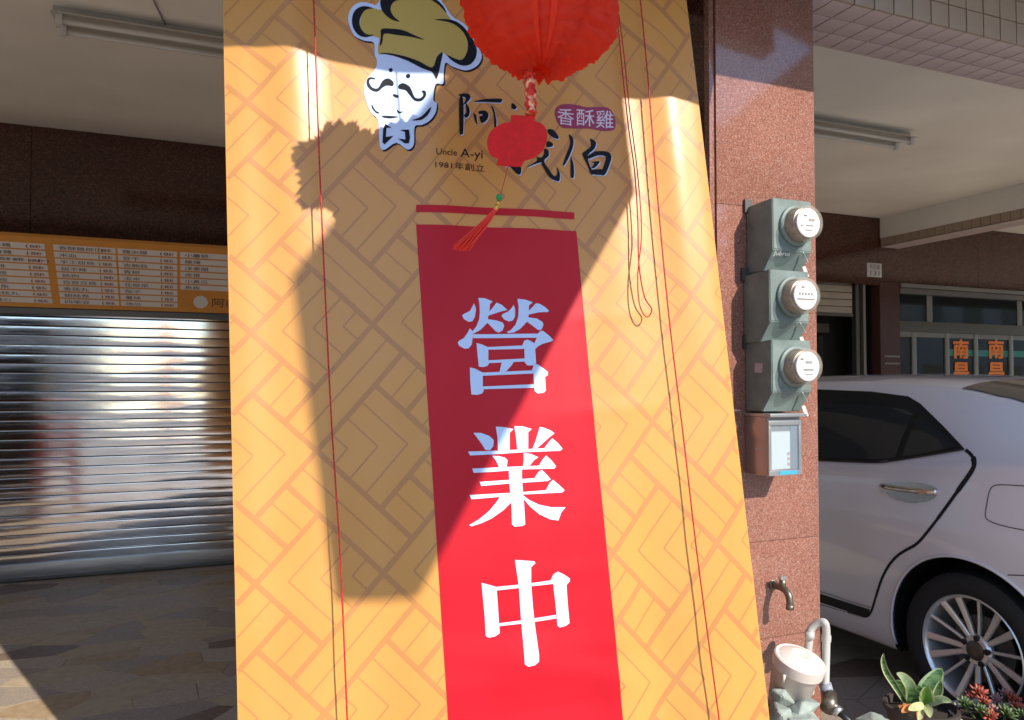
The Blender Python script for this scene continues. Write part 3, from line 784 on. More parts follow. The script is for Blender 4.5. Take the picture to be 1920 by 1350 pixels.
# ------------------------------------------------------------------ cords in front of the banner
def over_banner(px, py, off):
    u, v = px2uv(px, py); p = surf(u, v, off)
    return p
def cord(name, pts, off, label, r=.0022, loop=False):
    P = smoothpath([over_banner(x, y, off if not isinstance(off, list) else off[i]) for i, (x, y) in enumerate(pts)], 8)
    o = tube(name, P, r, CORD, None, 6); tag(o, label, 'cord', 'red cords hanging over the banner'); return o
cord('hanging_cord', [(582, -60), (588, 0), (600, 330), (612, 600), (622, 800), (638, 1050), (651, 1350), (655, 1440)], .05, 'thin red cord hanging down the left part of the banner')
cord('hanging_cord', [(1182, -60), (1190, 0), (1206, 160), (1225, 380), (1247, 600), (1275, 830), (1300, 1050), (1338, 1350), (1348, 1440)], .028, 'long thin red cord hanging down the right part of the banner')
cord('looped_cord', [(1135, -40), (1150, 60), (1157, 130), (1170, 250), (1181, 330), (1187, 420), (1189, 500), (1199, 560), (1213, 585), (1203, 599), (1190, 575), (1187, 520), (1194, 440), (1186, 330), (1172, 220), (1162, 120), (1152, 40)], .035, 'bunched red cord ending in a loop beside the lantern', .0021)

# ================================================================== HONEYCOMB LANTERN
def lantern_body(c, Rr, parent, seed, rag=1.0, N=26):
    rnd = random.Random(seed); V = []; F = []; nphi = 66
    cell = [rnd.uniform(-1, 1) for _ in range(N*2)]
    for j in range(nphi+1):
        ph = math.pi*(.02+.96*j/nphi)
        for i in range(2*N):
            th = 2*math.pi*(i+.25*cell[i])/(2*N)
            z = math.cos(ph); r = math.sin(ph)**.72
            out = 1 if i % 2 == 0 else .93
            out += rag*(rnd.uniform(-.006, .006)+ .012*math.sin(3*th+4*ph))+(rag-1)*.014*math.sin(9*th+13*ph+seed)*math.sin(17*ph-5*th)
            if i % 2 == 0: out += .012*cell[i]+.016*rag/2.6*(2*abs((ph*6.5+cell[i]*.7) % 1-.5)-.5)
            q = Rr*out
            V.append(c+Vector((q*r*math.cos(th), q*r*math.sin(th), q*z*.98)))
    for j in range(nphi):
        for i in range(2*N):
            i2 = (i+1) % (2*N); a = j*2*N
            F.append((a+i, a+i2, a+2*N+i2, a+2*N+i))
    return mesh('paper_ball', V, F, PAPER, parent, True)
LD = 1.87
lc = at(1017, -10, LD); LR = 149/FPX*LD
ln = thing('paper_lantern', 'big red honeycomb paper lantern with tassel hanging before the banner', 'lantern', lc-Vector((0, 0, LR)))
lantern_body(lc, LR, ln, 5, 2.6)
view = (CP-lc); view.z = 0; view.normalize(); side = Vector((-view.y, view.x, 0))
for s, wd, ph0 in ((-1, .040, -.05), (1, .040, .10)):
    V = []; F = []; n = 18
    for k in range(n+1):
        ph = math.pi*(.28+.66*k/n); bulge = math.sin(math.pi*k/n)
        for q in range(5):
            f = q/4
            ang = ph0+s*(.012+.10*bulge*f)
            rr = LR*(1.0+.045*bulge*(1-f*.2))
            d = view*math.cos(ang)+side*math.sin(ang)
            V.append(lc+(d*math.sin(ph)+Vector((0, 0, math.cos(ph)*.98)))*rr)
    for k in range(n):
        for q in range(4): F.append((k*5+q, k*5+q+1, k*5+q+6, k*5+q+5))
    mesh('paper_leaf', V, F, PAPER, ln, True)
tube('hanger', [lc+Vector((0, 0, LR*.9)), Vector((lc.x, lc.y, 2.96))], .002, CORD, ln, 6)
fo = smoothpath([at(992, 132, LD), at(994, 160, LD), at(995, 190, LD), at(996, 214, LD)], 5)
rs = [.0145+.002*math.sin(k*1.9) for k in range(len(fo))]
tube('foil_sleeve', fo, .014, FOIL, ln, 9, rs)
med = [(660,650),(800,655),(925,640),(905,705),(990,740),(1035,800),(1045,880),(1020,980),(960,1060),(870,1110),(800,1130),(765,1190),(640,1185),(510,1175),(530,1110),(455,1080),(420,1010),(412,920),(440,830),(510,770),(590,730),(665,720)]
cf = CM @ Vector((0, 0, 1)); cf = (cf+Vector((-.18, 0, .05))).normalized()
mc = at(972, 262, LD)
def on_med(px, py):
    d = ray(px, py); return CP+d*((mc-CP).dot(cf)/d.dot(cf))
prism('felt_medallion', [on_med(840+x/5.624, 100+y/5.624) for x, y in spl(med, 2)], cf, .006, FELT, ln, .001)
for k in range(0):
    a = -120+k*30
    tube('medallion_rib', smoothpath([on_med(972+a*.30, 232)+cf*.0004, on_med(970+a*.40, 262)+cf*.0012, on_med(965+a*.30, 296)+cf*.0004], 4), .0010, mat('felt_dark', (.50, .008, .008), .9), ln, 5)
tube('thread', smoothpath([on_med(953, 308), at(946, 338, LD), at(938, 366, LD)], 4), .0009, CORD, ln, 5)
def ball(name, c, r, m, parent):
    bm = bmesh.new(); bmesh.ops.create_uvsphere(bm, u_segments=16, v_segments=10, radius=r)
    for v in bm.verts: v.co += c
    return bm_obj(name, bm, m, parent, True)
ball('green_bead', at(936, 370, LD), .0085, GREEN, ln)
ball('gold_bead', at(934, 381, LD), .0060, BRASS, ln)
V = []; F = []
rnd = random.Random(2)
for k in range(46):
    f = rnd.uniform(-1, 1); dz = rnd.uniform(-.012, .012)
    tip = (866+15*f+rnd.uniform(-3, 3), 462+7*f*0+rnd.uniform(-2, 9))
    P = smoothpath([at(931+2*f, 389, LD+dz*.2), at(914+7*f, 412, LD+dz), at(890+12*f, 438, LD+dz), at(tip[0], tip[1], LD+dz)], 3)
    a, b = tube_geo(P, .0016, 5); s = len(V); V += a; F += [tuple(i+s for i in q) for q in b]
tube('tassel_knot', [at(933, 385, LD), at(928, 394, LD)], .0055, BRASS, ln, 10)
ts = mesh('tassel', V, F, mat('tassel_silk', (.85, .035, .015), .5), ln, True); ts['kind'] = 'stuff'

# ================================================================== METERS ON THE PILLAR
GLS = mat('meter_glass', (.62, .55, .46), .05, alpha=.30, spec=.8)
MECH = mat('meter_mechanism', (.34, .25, .18), .35, metal=.4, var=.4, vscale=60)
MBX0 = onY(1399, 450, PY).x
def meter(xo, ztop, label, kind):
    x0, x1 = MBX0+xo, MBX0+xo+.172; D = .138; H = .243
    t = thing('electricity_meter', label, 'meter', ((x0+x1)/2, PY, ztop-H), 'electricity meters on the pillar')
    prof = [(0, 0), (D, .006), (D, -.172), (D-.045, -H+.012), (D-.05, -H), (0, -H)]
    poly = [Vector((x0, PY-.0015-d, ztop+z)) for d, z in prof]
    prism('box_body', poly, Vector((-1, 0, 0)), x1-x0, BOXG, t, .003)
    box('bracket', x0-.012, x0+.02, PY-.012, PY-.0015, ztop-.02, ztop+.028, DKSTEEL, t)
    cx, cz = x0+.098, ztop-.086; yf = PY-.0015-D
    mw = Matrix.Translation((cx, yf, cz)) @ Matrix.Rotation(R(90), 4, 'X')
    lathe('collar', [(.071, -.001), (.071, .010), (.066, .014), (.060, .014)], BOXG, t, mw, 48, 40, False)
    lathe('mechanism', [(.056, .0), (.054, .050), (.030, .058), (0, .058)], MECH, t, mw)
    g = lathe('glass_cover', [(.065, .002), (.065, .035), (.063, .058), (.057, .072), (.045, .081), (.026, .086), (0, .088)], GLS, t, mw, 48)
    d = lathe('dial', [(.050, .0600), (.050, .0640), (0, .0645)], DIAL, t, mw)
    yd = yf-.0653
    def bar(x, z, w_, h_, m=INK):
        mesh('dial_mark', [(cx+x-w_/2, yd, cz+z-h_/2), (cx+x+w_/2, yd, cz+z-h_/2), (cx+x+w_/2, yd, cz+z+h_/2), (cx+x-w_/2, yd, cz+z+h_/2)], [(0, 1, 2, 3)], m, d)
    if kind == 0:
        bar(-.014, .024, .014, .006); bar(.013, .010, .026, .009, mat('dial_grey', (.25, .26, .28), .5)); bar(.004, -.010, .034, .003); bar(.0, -.026, .03, .003, mat('dial_grey', (.25, .26, .28), .5)); bar(-.03, -.012, .004, .006)
    elif kind == 1:
        bar(-.012, .027, .012, .007); bar(0, -.014, .074, .0035)
        for q in range(5): bar(-.026+q*.013, .004, .006, .008)
    else:
        bar(.004, .014, .030, .010, mat('dial_grey', (.25, .26, .28), .5)); bar(.002, -.012, .042, .0045); bar(-.026, .024, .012, .005); bar(.004, -.028, .034, .003, mat('dial_grey', (.25, .26, .28), .5))
    tube('seal_wire', smoothpath([(cx+.03, yf-.004, cz-.09), (cx+.045, yf+.0, cz-.105), (cx+.055, yf-.002, cz-.125)], 4), .002, ALU, t, 6)
    prism('seal_tag', [Vector((cx+.044, yf+.016, ztop-.222)), Vector((cx+.060, yf+.016, ztop-.222)), Vector((cx+.070, yf+.010, ztop-.258)), Vector((cx+.054, yf+.010, ztop-.258))], Vector((0, -1, 0)), .002, CREAM, t)
    return t, x0, x1, yf
zt = onY(1450, 374, PY-.138).z
t1, *_ = meter(0, zt, 'grey-green electricity meter box at the top of the stack of three', 0)
text_on('lettering', 'Jubrol', (MBX0+.005, PY-.128, zt-.196), (MBX0+.075, PY-.128, zt-.196), (MBX0+.005, PY-.137, zt-.178), mat('box_print', (.55, .55, .52), .6), t1, Vector((0, -.004, 0)))
zt2 = onY(1442, 508, PY-.138).z; zt3 = onY(1444, 640, PY-.138).z
t2, *_ = meter(-.016, zt2, 'grey-green electricity meter box in the middle of the stack of three', 1)
t3, x0, x1, yf = meter(-.010, zt3, 'grey-green electricity meter box with a paper sticker, lowest of three', 2)
mesh('paper_sticker', [(x0-.0008, PY-.095, zt3-.075), (x0-.0008, PY-.055, zt3-.072), (x0-.0008, PY-.05, zt3-.105), (x0-.0008, PY-.09, zt3-.108)], [(0, 1, 2, 3)], mat('sticker', (.50, .42, .46), .7), t3)

# small stainless cabinet with a window under the meters
D4 = .118
a = onY(1438, 790, PY-D4); b = onY(1500, 890, PY-D4)
c4 = thing('breaker_cabinet', 'small stainless cabinet with a glass window below the meters', 'cabinet', ((a.x+b.x)/2, PY, b.z))
X0, X1, Z0, Z1 = a.x, b.x, b.z, onY(1450, 782, PY-D4).z
box('cabinet_body', X0, X1, PY-D4, PY-.0015, Z0, Z1, STAIN, c4, .002)
box('rain_hood', X0-.004, X1+.014, PY-D4-.022, PY-.0015, Z1+.001, Z1+.012, ALU, c4, .002)
F_ = .011
for nm, q in (('frame_rail', (X0, X1, Z1-.028, Z1-.012)), ('frame_rail', (X0, X1, Z0+.002, Z0+.020)), ('frame_stile', (X0, X0+F_, Z0+.0205, Z1-.0285)), ('frame_stile', (X1-F_, X1, Z0+.0205, Z1-.0285))):
    box(nm, q[0], q[1], PY-D4-.009, PY-D4-.0005, q[2], q[3], ALU, c4, .0015)
box('inner_sheet', X0+F_+.001, X1-F_-.034, PY-D4-.0025, PY-D4-.0006, Z0+.024, Z1-.05, mat('pale_label', (.52, .58, .58), .6), c4)
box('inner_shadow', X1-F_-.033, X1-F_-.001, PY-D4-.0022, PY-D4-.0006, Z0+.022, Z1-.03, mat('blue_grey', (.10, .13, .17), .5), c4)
for q in range(3): box('breaker_mark', X1-F_-.046, X1-F_-.034, PY-D4-.0036, PY-D4-.0026, Z0+.034+q*.018, Z0+.045+q*.018, mat('dusty_pink', (.42, .26, .24), .6), c4)
box('window_pane', X0+F_+.0005, X1-F_-.0005, PY-D4-.0062, PY-D4-.0042, Z0+.0208, Z1-.0288, mat('clear_pane', (.5, .6, .65), .03, alpha=.15, spec=.6), c4)
box('blue_label', X0+.045, X1-.022, PY-D4-.0100, PY-D4-.0092, Z0+.005, Z0+.017, mat('cyan_label', (.05, .36, .70), .5), c4)
for q in (.035, .055): ball('rivet', Vector((X0-.0005, PY-D4+q, (Z0+Z1)/2-.01)), .003, ALU, c4)

# ------------------------------------------------------------------ tap
tb = onY(1449, 1096, PY)
tp_ = thing('garden_tap', 'old bronze water tap sticking out of the granite pillar', 'tap', tb)
lathe('wall_flange', [(.019, .0015), (.019, .006), (.012, .009), (.0, .009)], RUST, tp_, Matrix.Translation(tb) @ Matrix.Rotation(R(90), 4, 'X'), 20)
Y_ = Vector((0, -1, 0)); Z_ = Vector((0, 0, 1))
tube('spout', smoothpath([tb+Y_*.004, tb+Y_*.04, tb+Y_*.062-Z_*.004, tb+Y_*.080-Z_*.018, tb+Y_*.086-Z_*.040, tb+Y_*.086-Z_*.052], 5), .0125, RUST, tp_, 12)
tube('stem', [tb+Y_*.050, tb+Y_*.050+Z_*.014, tb+Y_*.050+Z_*.030], .012, RUST, tp_, 10)
box('handle', tb.x-.013, tb.x+.013, tb.y-.058, tb.y-.042, tb.z+.030, tb.z+.042, ALU, tp_, .003)
tube('nozzle', [tb+Y_*.086-Z_*.050, tb+Y_*.086-Z_*.066], .014, RUST, tp_, 12)

# ------------------------------------------------------------------ canister, pipe, valve, stones at the pillar foot
UD = 2.62
blk_ = box('concrete_block', onY(1445, 1340, 2.0).x, onY(1560, 1340, 2.0).x+.02, 1.93, PY-.02, .003, .235, mat('concrete', (.30, .29, .27), .9, var=.2, vscale=12, bump=.3), None, .01)
tag(blk_, 'low grey concrete block against the foot of the granite pillar', 'block')
cc = at(1492, 1262, UD-.02)
cn = thing('utility_canister', 'round cream canister with domed lid tilted at the foot of the pillar', 'canister', cc-Vector((0, 0, .075)))
rt = CM @ Vector((1, 0, 0)); fw = CM @ Vector((0, 0, 1)); 
ax_ = (Vector((0, 0, 1))+rt*.20+fw*.26).normalized()
mw = Matrix.Translation(cc) @ ax_.to_track_quat('Z', 'Y').to_matrix().to_4x4()
lathe('canister_body', [(0, -.078), (.050, -.076), (.066, -.062), (.074, .022), (.076, .024)], CREAM, cn, mw, 48, 50)
lathe('canister_rim', [(.0765, .016), (.083, .018), (.085, .046), (.0845, .054), (.080, .058), (.0765, .057)], CREAM, cn, mw, 48, 35)
lathe('domed_lid', [(.0764, .054), (.073, .056), (.058, .066), (.034, .073), (.030, .0745), (.028, .0735), (0, .0745)], CREAM, cn, mw, 48, 60)
for s in (-1, 1):
    p = mw @ Vector((s*.084, -.006, .02)); q = mw @ Vector((s*.078, -.006, -.012))
    tube('clip', [p, q], .006, CREAM, cn, 8)
tube('drain_stub', smoothpath([mw @ Vector((.045, -.02, -.06)), at(1523, 1290, UD-.03), at(1522, 1302, UD-.03)], 4), .006, CREAM, cn, 8)

pp = thing('grey_pipe', 'bent grey plastic pipe rising and dropping beside the cream canister', 'pipe', at(1550, 1345, UD))
tube('pipe_run', smoothpath([at(1515, 1222, UD+.05), at(1517, 1200, UD+.05), at(1518, 1186, UD+.05), at(1525, 1175, UD+.05), at(1538, 1167, UD+.04), at(1546, 1168, UD+.03), at(1549, 1180, UD+.03), at(1549, 1210, UD+.03), at(1548, 1250, UD+.02), at(1547, 1286, UD+.01)], 6), .0135, PVC, pp, 14)
for p in ((1518, 1190), (1549, 1196)): tube('elbow_sleeve', [at(p[0], p[1]-5, UD+.04), at(p[0], p[1]+7, UD+.04)], .0165, PVC, pp, 14)
tube('coupling', [at(1547, 1283, UD), at(1552, 1300, UD)], .022, mat('blue_grey_nut', (.28, .30, .36), .5), pp, 8)
vl = thing('brass_valve', 'dirty brass stop valve and hose end below the grey pipe', 'valve', at(1570, 1350, UD-.05))
tube('valve_body', [at(1554, 1300, UD-.005), at(1556, 1318, UD-.03), at(1552, 1330, UD-.05)], .026, RUST, vl, 10)
tube('valve_stem', [at(1556, 1318, UD-.03), at(1568, 1331, UD-.06)], .016, RUST, vl, 10)
tube('hose_nut', [at(1566, 1329, UD-.06), at(1574, 1337, UD-.07)], .019, ALU, vl, 6)
tube('hose', smoothpath([at(1573, 1336, UD-.07), at(1584, 1345, UD-.09), at(1597, 1360, UD-.10), at(1600, 1392, UD-.10)], 5), .011, BLKP, vl, 10)
def stone(px, py, d, sx, sy, sz, label, seed):
    rnd = random.Random(seed); bm = bmesh.new(); c = at(px, py, d)
    for _ in range(16):
        v = Vector((rnd.uniform(-1, 1), rnd.uniform(-1, 1), rnd.uniform(-1, 1))); v = v/max(abs(v.x), abs(v.y), abs(v.z))*rnd.uniform(.8, 1.0)
        bm.verts.new(c+Vector((v.x*sx, v.y*sy, v.z*sz)))
    r = bmesh.ops.convex_hull(bm, input=bm.verts)
    bmesh.ops.delete(bm, geom=[g for g in r['geom_interior'] if isinstance(g, bmesh.types.BMVert)], context='VERTS')
    bmesh.ops.bevel(bm, geom=bm.edges[:], offset=.003, segments=1, affect='EDGES')
    o = bm_obj('stone', bm, ROCK, None, False); tag(o, label, 'stone', 'loose stones at the pillar foot')
stone(1468, 1312, UD-.05, .042, .04, .045, 'pale grey-green stone under the left of the cream canister', 1)
stone(1505, 1327, UD-.09, .055, .04, .030, 'flat grey-green stone below the middle of the cream canister', 2)
stone(1456, 1352, UD-.12, .045, .05, .055, 'grey-green stone beside the banner edge at the bottom', 3)
stone(1502, 1358, UD-.14, .060, .05, .032, 'blocky grey stone at the very bottom below the canister', 4)
stone(1640, 1362, 2.75, .065, .05, .035, 'pale stone on the floor between the valve and the plant pot', 5)

# ------------------------------------------------------------------ potted plants
def leaf(name, P, wid, mats, parent, fold=.25, edge=.30):
    """P: centre line, tapering blade of five columns: cream border, green middle"""
    P = smoothpath(P, 6); n = len(P); V = []; F = []; mi = []
    for i, p in enumerate(P):
        d = (P[min(i+1, n-1)]-P[max(i-1, 0)]).normalized()
        vw = (CP-p).normalized(); a = d.cross(vw).normalized(); b = a.cross(d).normalized()
        t = i/(n-1); w_ = wid*(math.sin(math.pi*min(1, .12+.88*t)**.9)**.75+.02)*(1 if t > .02 else .5)
        for q in (-1, -(1-edge), 0, 1-edge, 1):
            V.append(p+a*w_*q+b*(abs(q)*fold*w_))
    for i in range(n-1):
        for q in range(4):
            F.append((i*5+q, i*5+q+1, i*5+q+6, i*5+q+5)); mi.append(1 if q in (0, 3) else 0)
    o = mesh(name, V, F, mats, parent, True)
    for p, m_ in zip(o.data.polygons, mi): p.material_index = m_
    return o
LG = mat('leaf_green_banded', (.035, .11, .025), .38, col2=(.16, .27, .10), vscale=55, thresh=(.4, .6), transl=.25, stretch=(.4, .4, 2.2))
LC = mat('leaf_cream', (.58, .60, .30), .4, var=.15, vscale=30, transl=.25)
LP = mat('leaf_pale', (.45, .55, .33), .4, col2=(.20, .35, .14), vscale=50, transl=.25)
LY = mat('leaf_fresh', (.16, .36, .05), .4, var=.3, vscale=30, transl=.3)
LO = mat('leaf_dry', (.45, .17, .05), .6, var=.3, vscale=30, transl=.2)
PD = 2.84
pc = at(1727, 1322, PD); rr = 62/FPX*PD
pt = thing('plant_pot', 'dark pot of variegated snake plant in front of the car wheel', 'potted plant', (pc.x, pc.y, 0))
lathe('pot', [(.0, .003), (rr*.72, .003), (rr*.98, pc.z-.02), (rr*1.05, pc.z-.018), (rr*1.05, pc.z), (rr*.95, pc.z), (rr*.93, pc.z-.03), (0, pc.z-.03)], TERRA, pt, Matrix.Translation((pc.x, pc.y, 0)), 40, 30)
lathe('soil', [(rr*.92, pc.z-.028), (rr*.6, pc.z-.018), (0, pc.z-.012)], SOIL, pt, Matrix.Translation((pc.x, pc.y, 0)), 30)
def lf(pts, wpx, a, b, dd=0.0, lean=0.0, **k):
    n = len(pts); leaf('leaf', [at(x, y, PD+dd+lean*i/(n-1)) for i, (x, y) in enumerate(pts)], wpx/FPX*PD, [a, b], pt, **k)
lf([(1698, 1318), (1677, 1284), (1662, 1260), (1656, 1240), (1657, 1225)], 6, LG, LC, 0, .02, fold=.5)
lf([(1706, 1318), (1708, 1290), (1695, 1270), (1681, 1262)], 10, LP, LC, .03, -.02)
lf([(1700, 1320), (1696, 1300), (1688, 1283), (1679, 1276)], 9, LG, LP, .05, 0)
lf([(1738, 1318), (1743, 1290), (1766, 1253)], 19, LG, LP, .02, .02)
lf([(1750, 1318), (1760, 1295), (1764, 1276)], 8, LG, LC, .0, .0)
lf([(1739, 1322), (1738, 1305), (1739, 1286)], 13, LY, LC, -.04, -.02)
lf([(1744, 1320), (1764, 1311), (1785, 1316)], 7, LP, LC, -.05, -.05)
lf([(1716, 1320), (1712, 1302), (1704, 1290)], 11, LG, LG, -.02, -.03)
lf([(1724, 1322), (1724, 1300), (1722, 1285)], 9, LG, LY, .01, 0)
lf([(1732, 1322), (1715, 1326), (1703, 1331)], 7, LC, LC, -.07, -.06)
lf([(1735, 1322), (1741, 1332), (1744, 1346)], 8, LC, LP, -.07, -.06)
lf([(1716, 1324), (1700, 1329), (1690, 1336)], 6, LO, LO, -.08, -.05)
lf([(1700, 1322), (1692, 1326), (1685, 1322)], 5, LO, LO, -.06, -.05)
lf([(1728, 1330), (1726, 1340), (1722, 1352)], 7, LC, LO, -.08, -.04)
pc2 = at(1872, 1343, 2.80); r2 = .155
pt2 = thing('succulent_pot', 'low pot of red and green succulent rosettes below the wheel', 'potted plant', (pc2.x, pc2.y, 0))
lathe('pot', [(0, .003), (r2*.8, .003), (r2, pc2.z-.015), (r2*1.04, pc2.z), (r2*.96, pc2.z), (r2*.94, pc2.z-.02), (0, pc2.z-.02)], POTW, pt2, Matrix.Translation((pc2.x, pc2.y, 0)), 36, 30)
lathe('soil', [(r2*.93, pc2.z-.019), (0, pc2.z-.008)], SOIL, pt2, Matrix.Translation((pc2.x, pc2.y, 0)), 30)
SR = mat('succulent_red', (.38, .085, .05), .45, var=.4, vscale=60, transl=.1)
SG = mat('succulent_green', (.10, .15, .05), .45, var=.4, vscale=60, transl=.1)
SP_ = mat('succulent_pink', (.40, .22, .20), .45, var=.3, vscale=60, transl=.1)
def rosette(px, py, d, r, mats, seed, n=18):
    rnd = random.Random(seed); c = at(px, py, d); V = []; F = []
    tilt = Matrix.Rotation(R(rnd.uniform(10, 35)), 3, 'X') @ Matrix.Rotation(R(rnd.uniform(-25, 25)), 3, 'Y')
    for k in range(n):
        a = k*2.39996; f = (k+1)/n; el = R(75-60*f); L = r*(.45+.55*f); wd = L*.24
        d0 = Vector((math.cos(a)*math.cos(el), math.sin(a)*math.cos(el), math.sin(el))); s = Vector((-math.sin(a), math.cos(a), 0)); u = d0.cross(s)
        pts = [(0, .5), (.55, 1.0), (.85, .7), (1.0, .05)]; b0 = len(V)
        for t, ww in pts:
            p = d0*L*t
            for q in ((-ww, 0), (0, .5*ww), (ww, 0), (0, -.35*ww)):
                V.append(c+tilt @ (p+s*q[0]*wd+u*q[1]*wd+Vector((0, 0, .15*L*t*t))))
        for i in range(3):
            for q in range(4):
                q2 = (q+1) % 4; F.append((b0+i*4+q, b0+i*4+q2, b0+i*4+4+q2, b0+i*4+4+q))
        F.append((b0+12, b0+13, b0+14, b0+15))
    o = mesh('rosette', V, F, mats, pt2, True)
    tube('stalk', [c, Vector((c.x*.6+pc2.x*.4, c.y*.6+pc2.y*.4, pc2.z-.02))], .004, SG, pt2, 6)
for q, (px, py, d, r, m_) in enumerate([(1807, 1322, 2.80, .040, SG), (1834, 1302, 2.84, .046, SR), (1843, 1318, 2.80, .036, SR), (1838, 1335, 2.76, .042, SG), (1820, 1308, 2.83, .03, SR),
        (1868, 1313, 2.86, .03, SP_), (1884, 1304, 2.88, .032, SP_), (1898, 1314, 2.84, .042, SR), (1905, 1328, 2.80, .038, SR), (1885, 1342, 2.76, .05, SG), (1862, 1336, 2.80, .036, SP_), (1915, 1343, 2.76, .04, SG), (1856, 1345, 2.74, .035, SR)]):
    rosette(px, py, d, r, m_, q+10)

# ================================================================== PARKED CAR
d = ray(1818, 1222); tt = (CAMZ-.315)/(-d.z); HUB = CP+d*tt
XS, HY = HUB.x-.03, HUB.y                     # plane of the near body side, rear axle
WID = 1.775
ST = [(-1.00, .22, .90, .93, .30, .95), (-.93, .10, 1.03, 1.05, .28, 1.07), (-.75, .045, 1.09, 1.11, .26, 1.12), (-.50, .02, 1.115, 1.135, .25, 1.15),
      (-.25, .008, 1.12, 1.215, .25, 1.265), (0, 0, 1.105, 1.30, .24, 1.365), (.25, 0, 1.075, 1.350, .235, 1.425), (.55, 0, 1.045, 1.375, .23, 1.450),
      (.9, 0, 1.022, 1.385, .225, 1.458), (1.4, 0, .995, 1.375, .225, 1.45), (1.8, 0, .985, 1.32, .24, 1.40), (2.1, 0, .975, 1.20, .25, 1.27),
      (2.5, .005, .96, 1.0, .27, 1.04), (2.9, .02, .90, .93, .28, .97), (3.3, .06, .80, .83, .28, .87), (3.5, .15, .70, .72, .3, .76), (3.57, .3, .6, .61, .35, .63)]
def station(s):
    s = max(ST[0][0], min(ST[-1][0], s))
    for i in range(len(ST)-1):
        if s <= ST[i+1][0]: break
    a, b = ST[i], ST[i+1]; p = ST[max(i-1, 0)]; q = ST[min(i+2, len(ST)-1)]
    h = b[0]-a[0]; t = (s-a[0])/h; out = []
    for k in range(1, 6):
        m0 = (b[k]-p[k])/(b[0]-p[0]) if p is not a else (b[k]-a[k])/h
        m1 = (q[k]-a[k])/(q[0]-a[0]) if q is not b else (b[k]-a[k])/h
        out.append((2*t**3-3*t*t+1)*a[k]+(t**3-2*t*t+t)*h*m0+(-2*t**3+3*t*t)*b[k]+(t**3-t*t)*h*m1)
    return out
def section(s, n=5):
    w_, zb, zr, ri, zc = station(s)
    lo = min(1.0, zb/1.0); k = lambda z: z*(.35+.65*lo) if z < zb else z
    sh_ = .012*math.exp(-((s-.1)/.55)**2)          # haunch over the rear wheel
    pts = [(.14, .19), (.060, .20), (.030, .26), (.022, .34), (.014, .48), (.004-sh_*.5, .64), (.0-sh_, .78), (.006-sh_, .86), (.022-sh_*.5, zb-.065), (.052, zb)]
    pts = [(x+w_, z) for x, z in pts]
    g0 = len(pts)-1
    ri_ = ri+w_
    pts += [(.052+w_+(ri_-.052-w_)*.5-.012, zb+(zr-zb)*.55), (ri_, zr), (ri_+.085, zr+(zc-zr)*.52), (ri_+.28, zr+(zc-zr)*.88), (WID/2, zc)]
    # monotone-ish Catmull-Rom
    out = []; N = len(pts)
    for i in range(N-1):
        a = pts[max(i-1, 0)]; b = pts[i]; c = pts[i+1]; e = pts[min(i+2, N-1)]
        if i == g0: a = b
        if i == g0-1: e = c
        for q in range(n):
            t = q/n
            out.append(tuple(.5*((2*b[j])+(c[j]-a[j])*t+(2*a[j]-5*b[j]+4*c[j]-e[j])*t*t+(3*b[j]-a[j]-3*c[j]+e[j])*t**3) for j in (0, 1)))
    out.append(pts[-1]); return out
def side_x(s, z):
    S_ = section(s)
    for i in range(5, len(S_)-1):
        if S_[i][1] <= z <= S_[i+1][1]:
            t = (z-S_[i][1])/max(1e-6, S_[i+1][1]-S_[i][1]); return S_[i][0]+(S_[i+1][0]-S_[i][0])*t
    return S_[0][0] if z < S_[5][1] else S_[-1][0]
def on_car(px, py, lift=0.0):
    X_ = XS+.02
    for _ in range(14):
        p = onX(px, py, X_); X_ = .5*X_+.5*(XS+side_x(p.y-HY, p.z))
    return Vector((XS+side_x(p.y-HY, p.z)-lift, p.y, p.z))
def car_pt(y, z, lift=0.0): return Vector((XS+side_x(y-HY, z)-lift, y, z))

car = thing('parked_car', 'silver lilac sedan parked nose in beside the pillar, rear wheel showing', 'car', (XS+WID/2, HY+1.3, 0))
NS = 150
V = []; F = []; ring = None
for i in range(NS+1):
    s = -1.0+4.57*i/NS
    S_ = section(s)
    L_ = [(XS+x, HY+s, z) for x, z in S_]; R_ = [(XS+WID-x, HY+s, z) for x, z in reversed(S_[:-1])]
    rg = L_+R_; ring = len(rg); V += rg
for i in range(NS):
    for k in range(ring):
        k2 = (k+1) % ring; F.append((i*ring+k, i*ring+k2, (i+1)*ring+k2, (i+1)*ring+k))
F.append(tuple(range(ring))); F.append(tuple(reversed(range(NS*ring, (NS+1)*ring))))
body = mesh('body', V, F, [PAINT, BLKP], car, True)
bmx = bmesh.new(); bmx.from_mesh(body.data); bmesh.ops.recalc_face_normals(bmx, faces=bmx.faces); bmx.to_mesh(body.data); bmx.free()
AR = .372
ARCH = [(HY, .325), (HY+2.70, .325)]
cutters = []
for (yy, zz) in ARCH:
    for xa, xb in ((XS-.2, XS+.30), (XS+WID-.30, XS+WID+.2)):
        bm = bmesh.new(); bmesh.ops.create_cone(bm, cap_ends=True, segments=72, radius1=AR, radius2=AR, depth=xb-xa,
                                                matrix=Matrix.Translation(((xa+xb)/2, yy, zz)) @ Matrix.Rotation(R(90), 4, 'Y'))
        for v in bm.verts:
            if v.co.z < zz-.05: v.co.z -= .35
        c = bm_obj('cutter', bm, BLKP); cutters.append(c)
        md = body.modifiers.new('arch', 'BOOLEAN'); md.operation = 'DIFFERENCE'; md.object = c; md.solver = 'EXACT'
dg = bpy.context.evaluated_depsgraph_get(); me = bpy.data.meshes.new_from_object(body.evaluated_get(dg))
body.modifiers.clear(); body.data = me; me.name = 'body'
for c in cutters: bpy.data.objects.remove(c)
while len(me.materials) < 2: me.materials.append(BLKP)
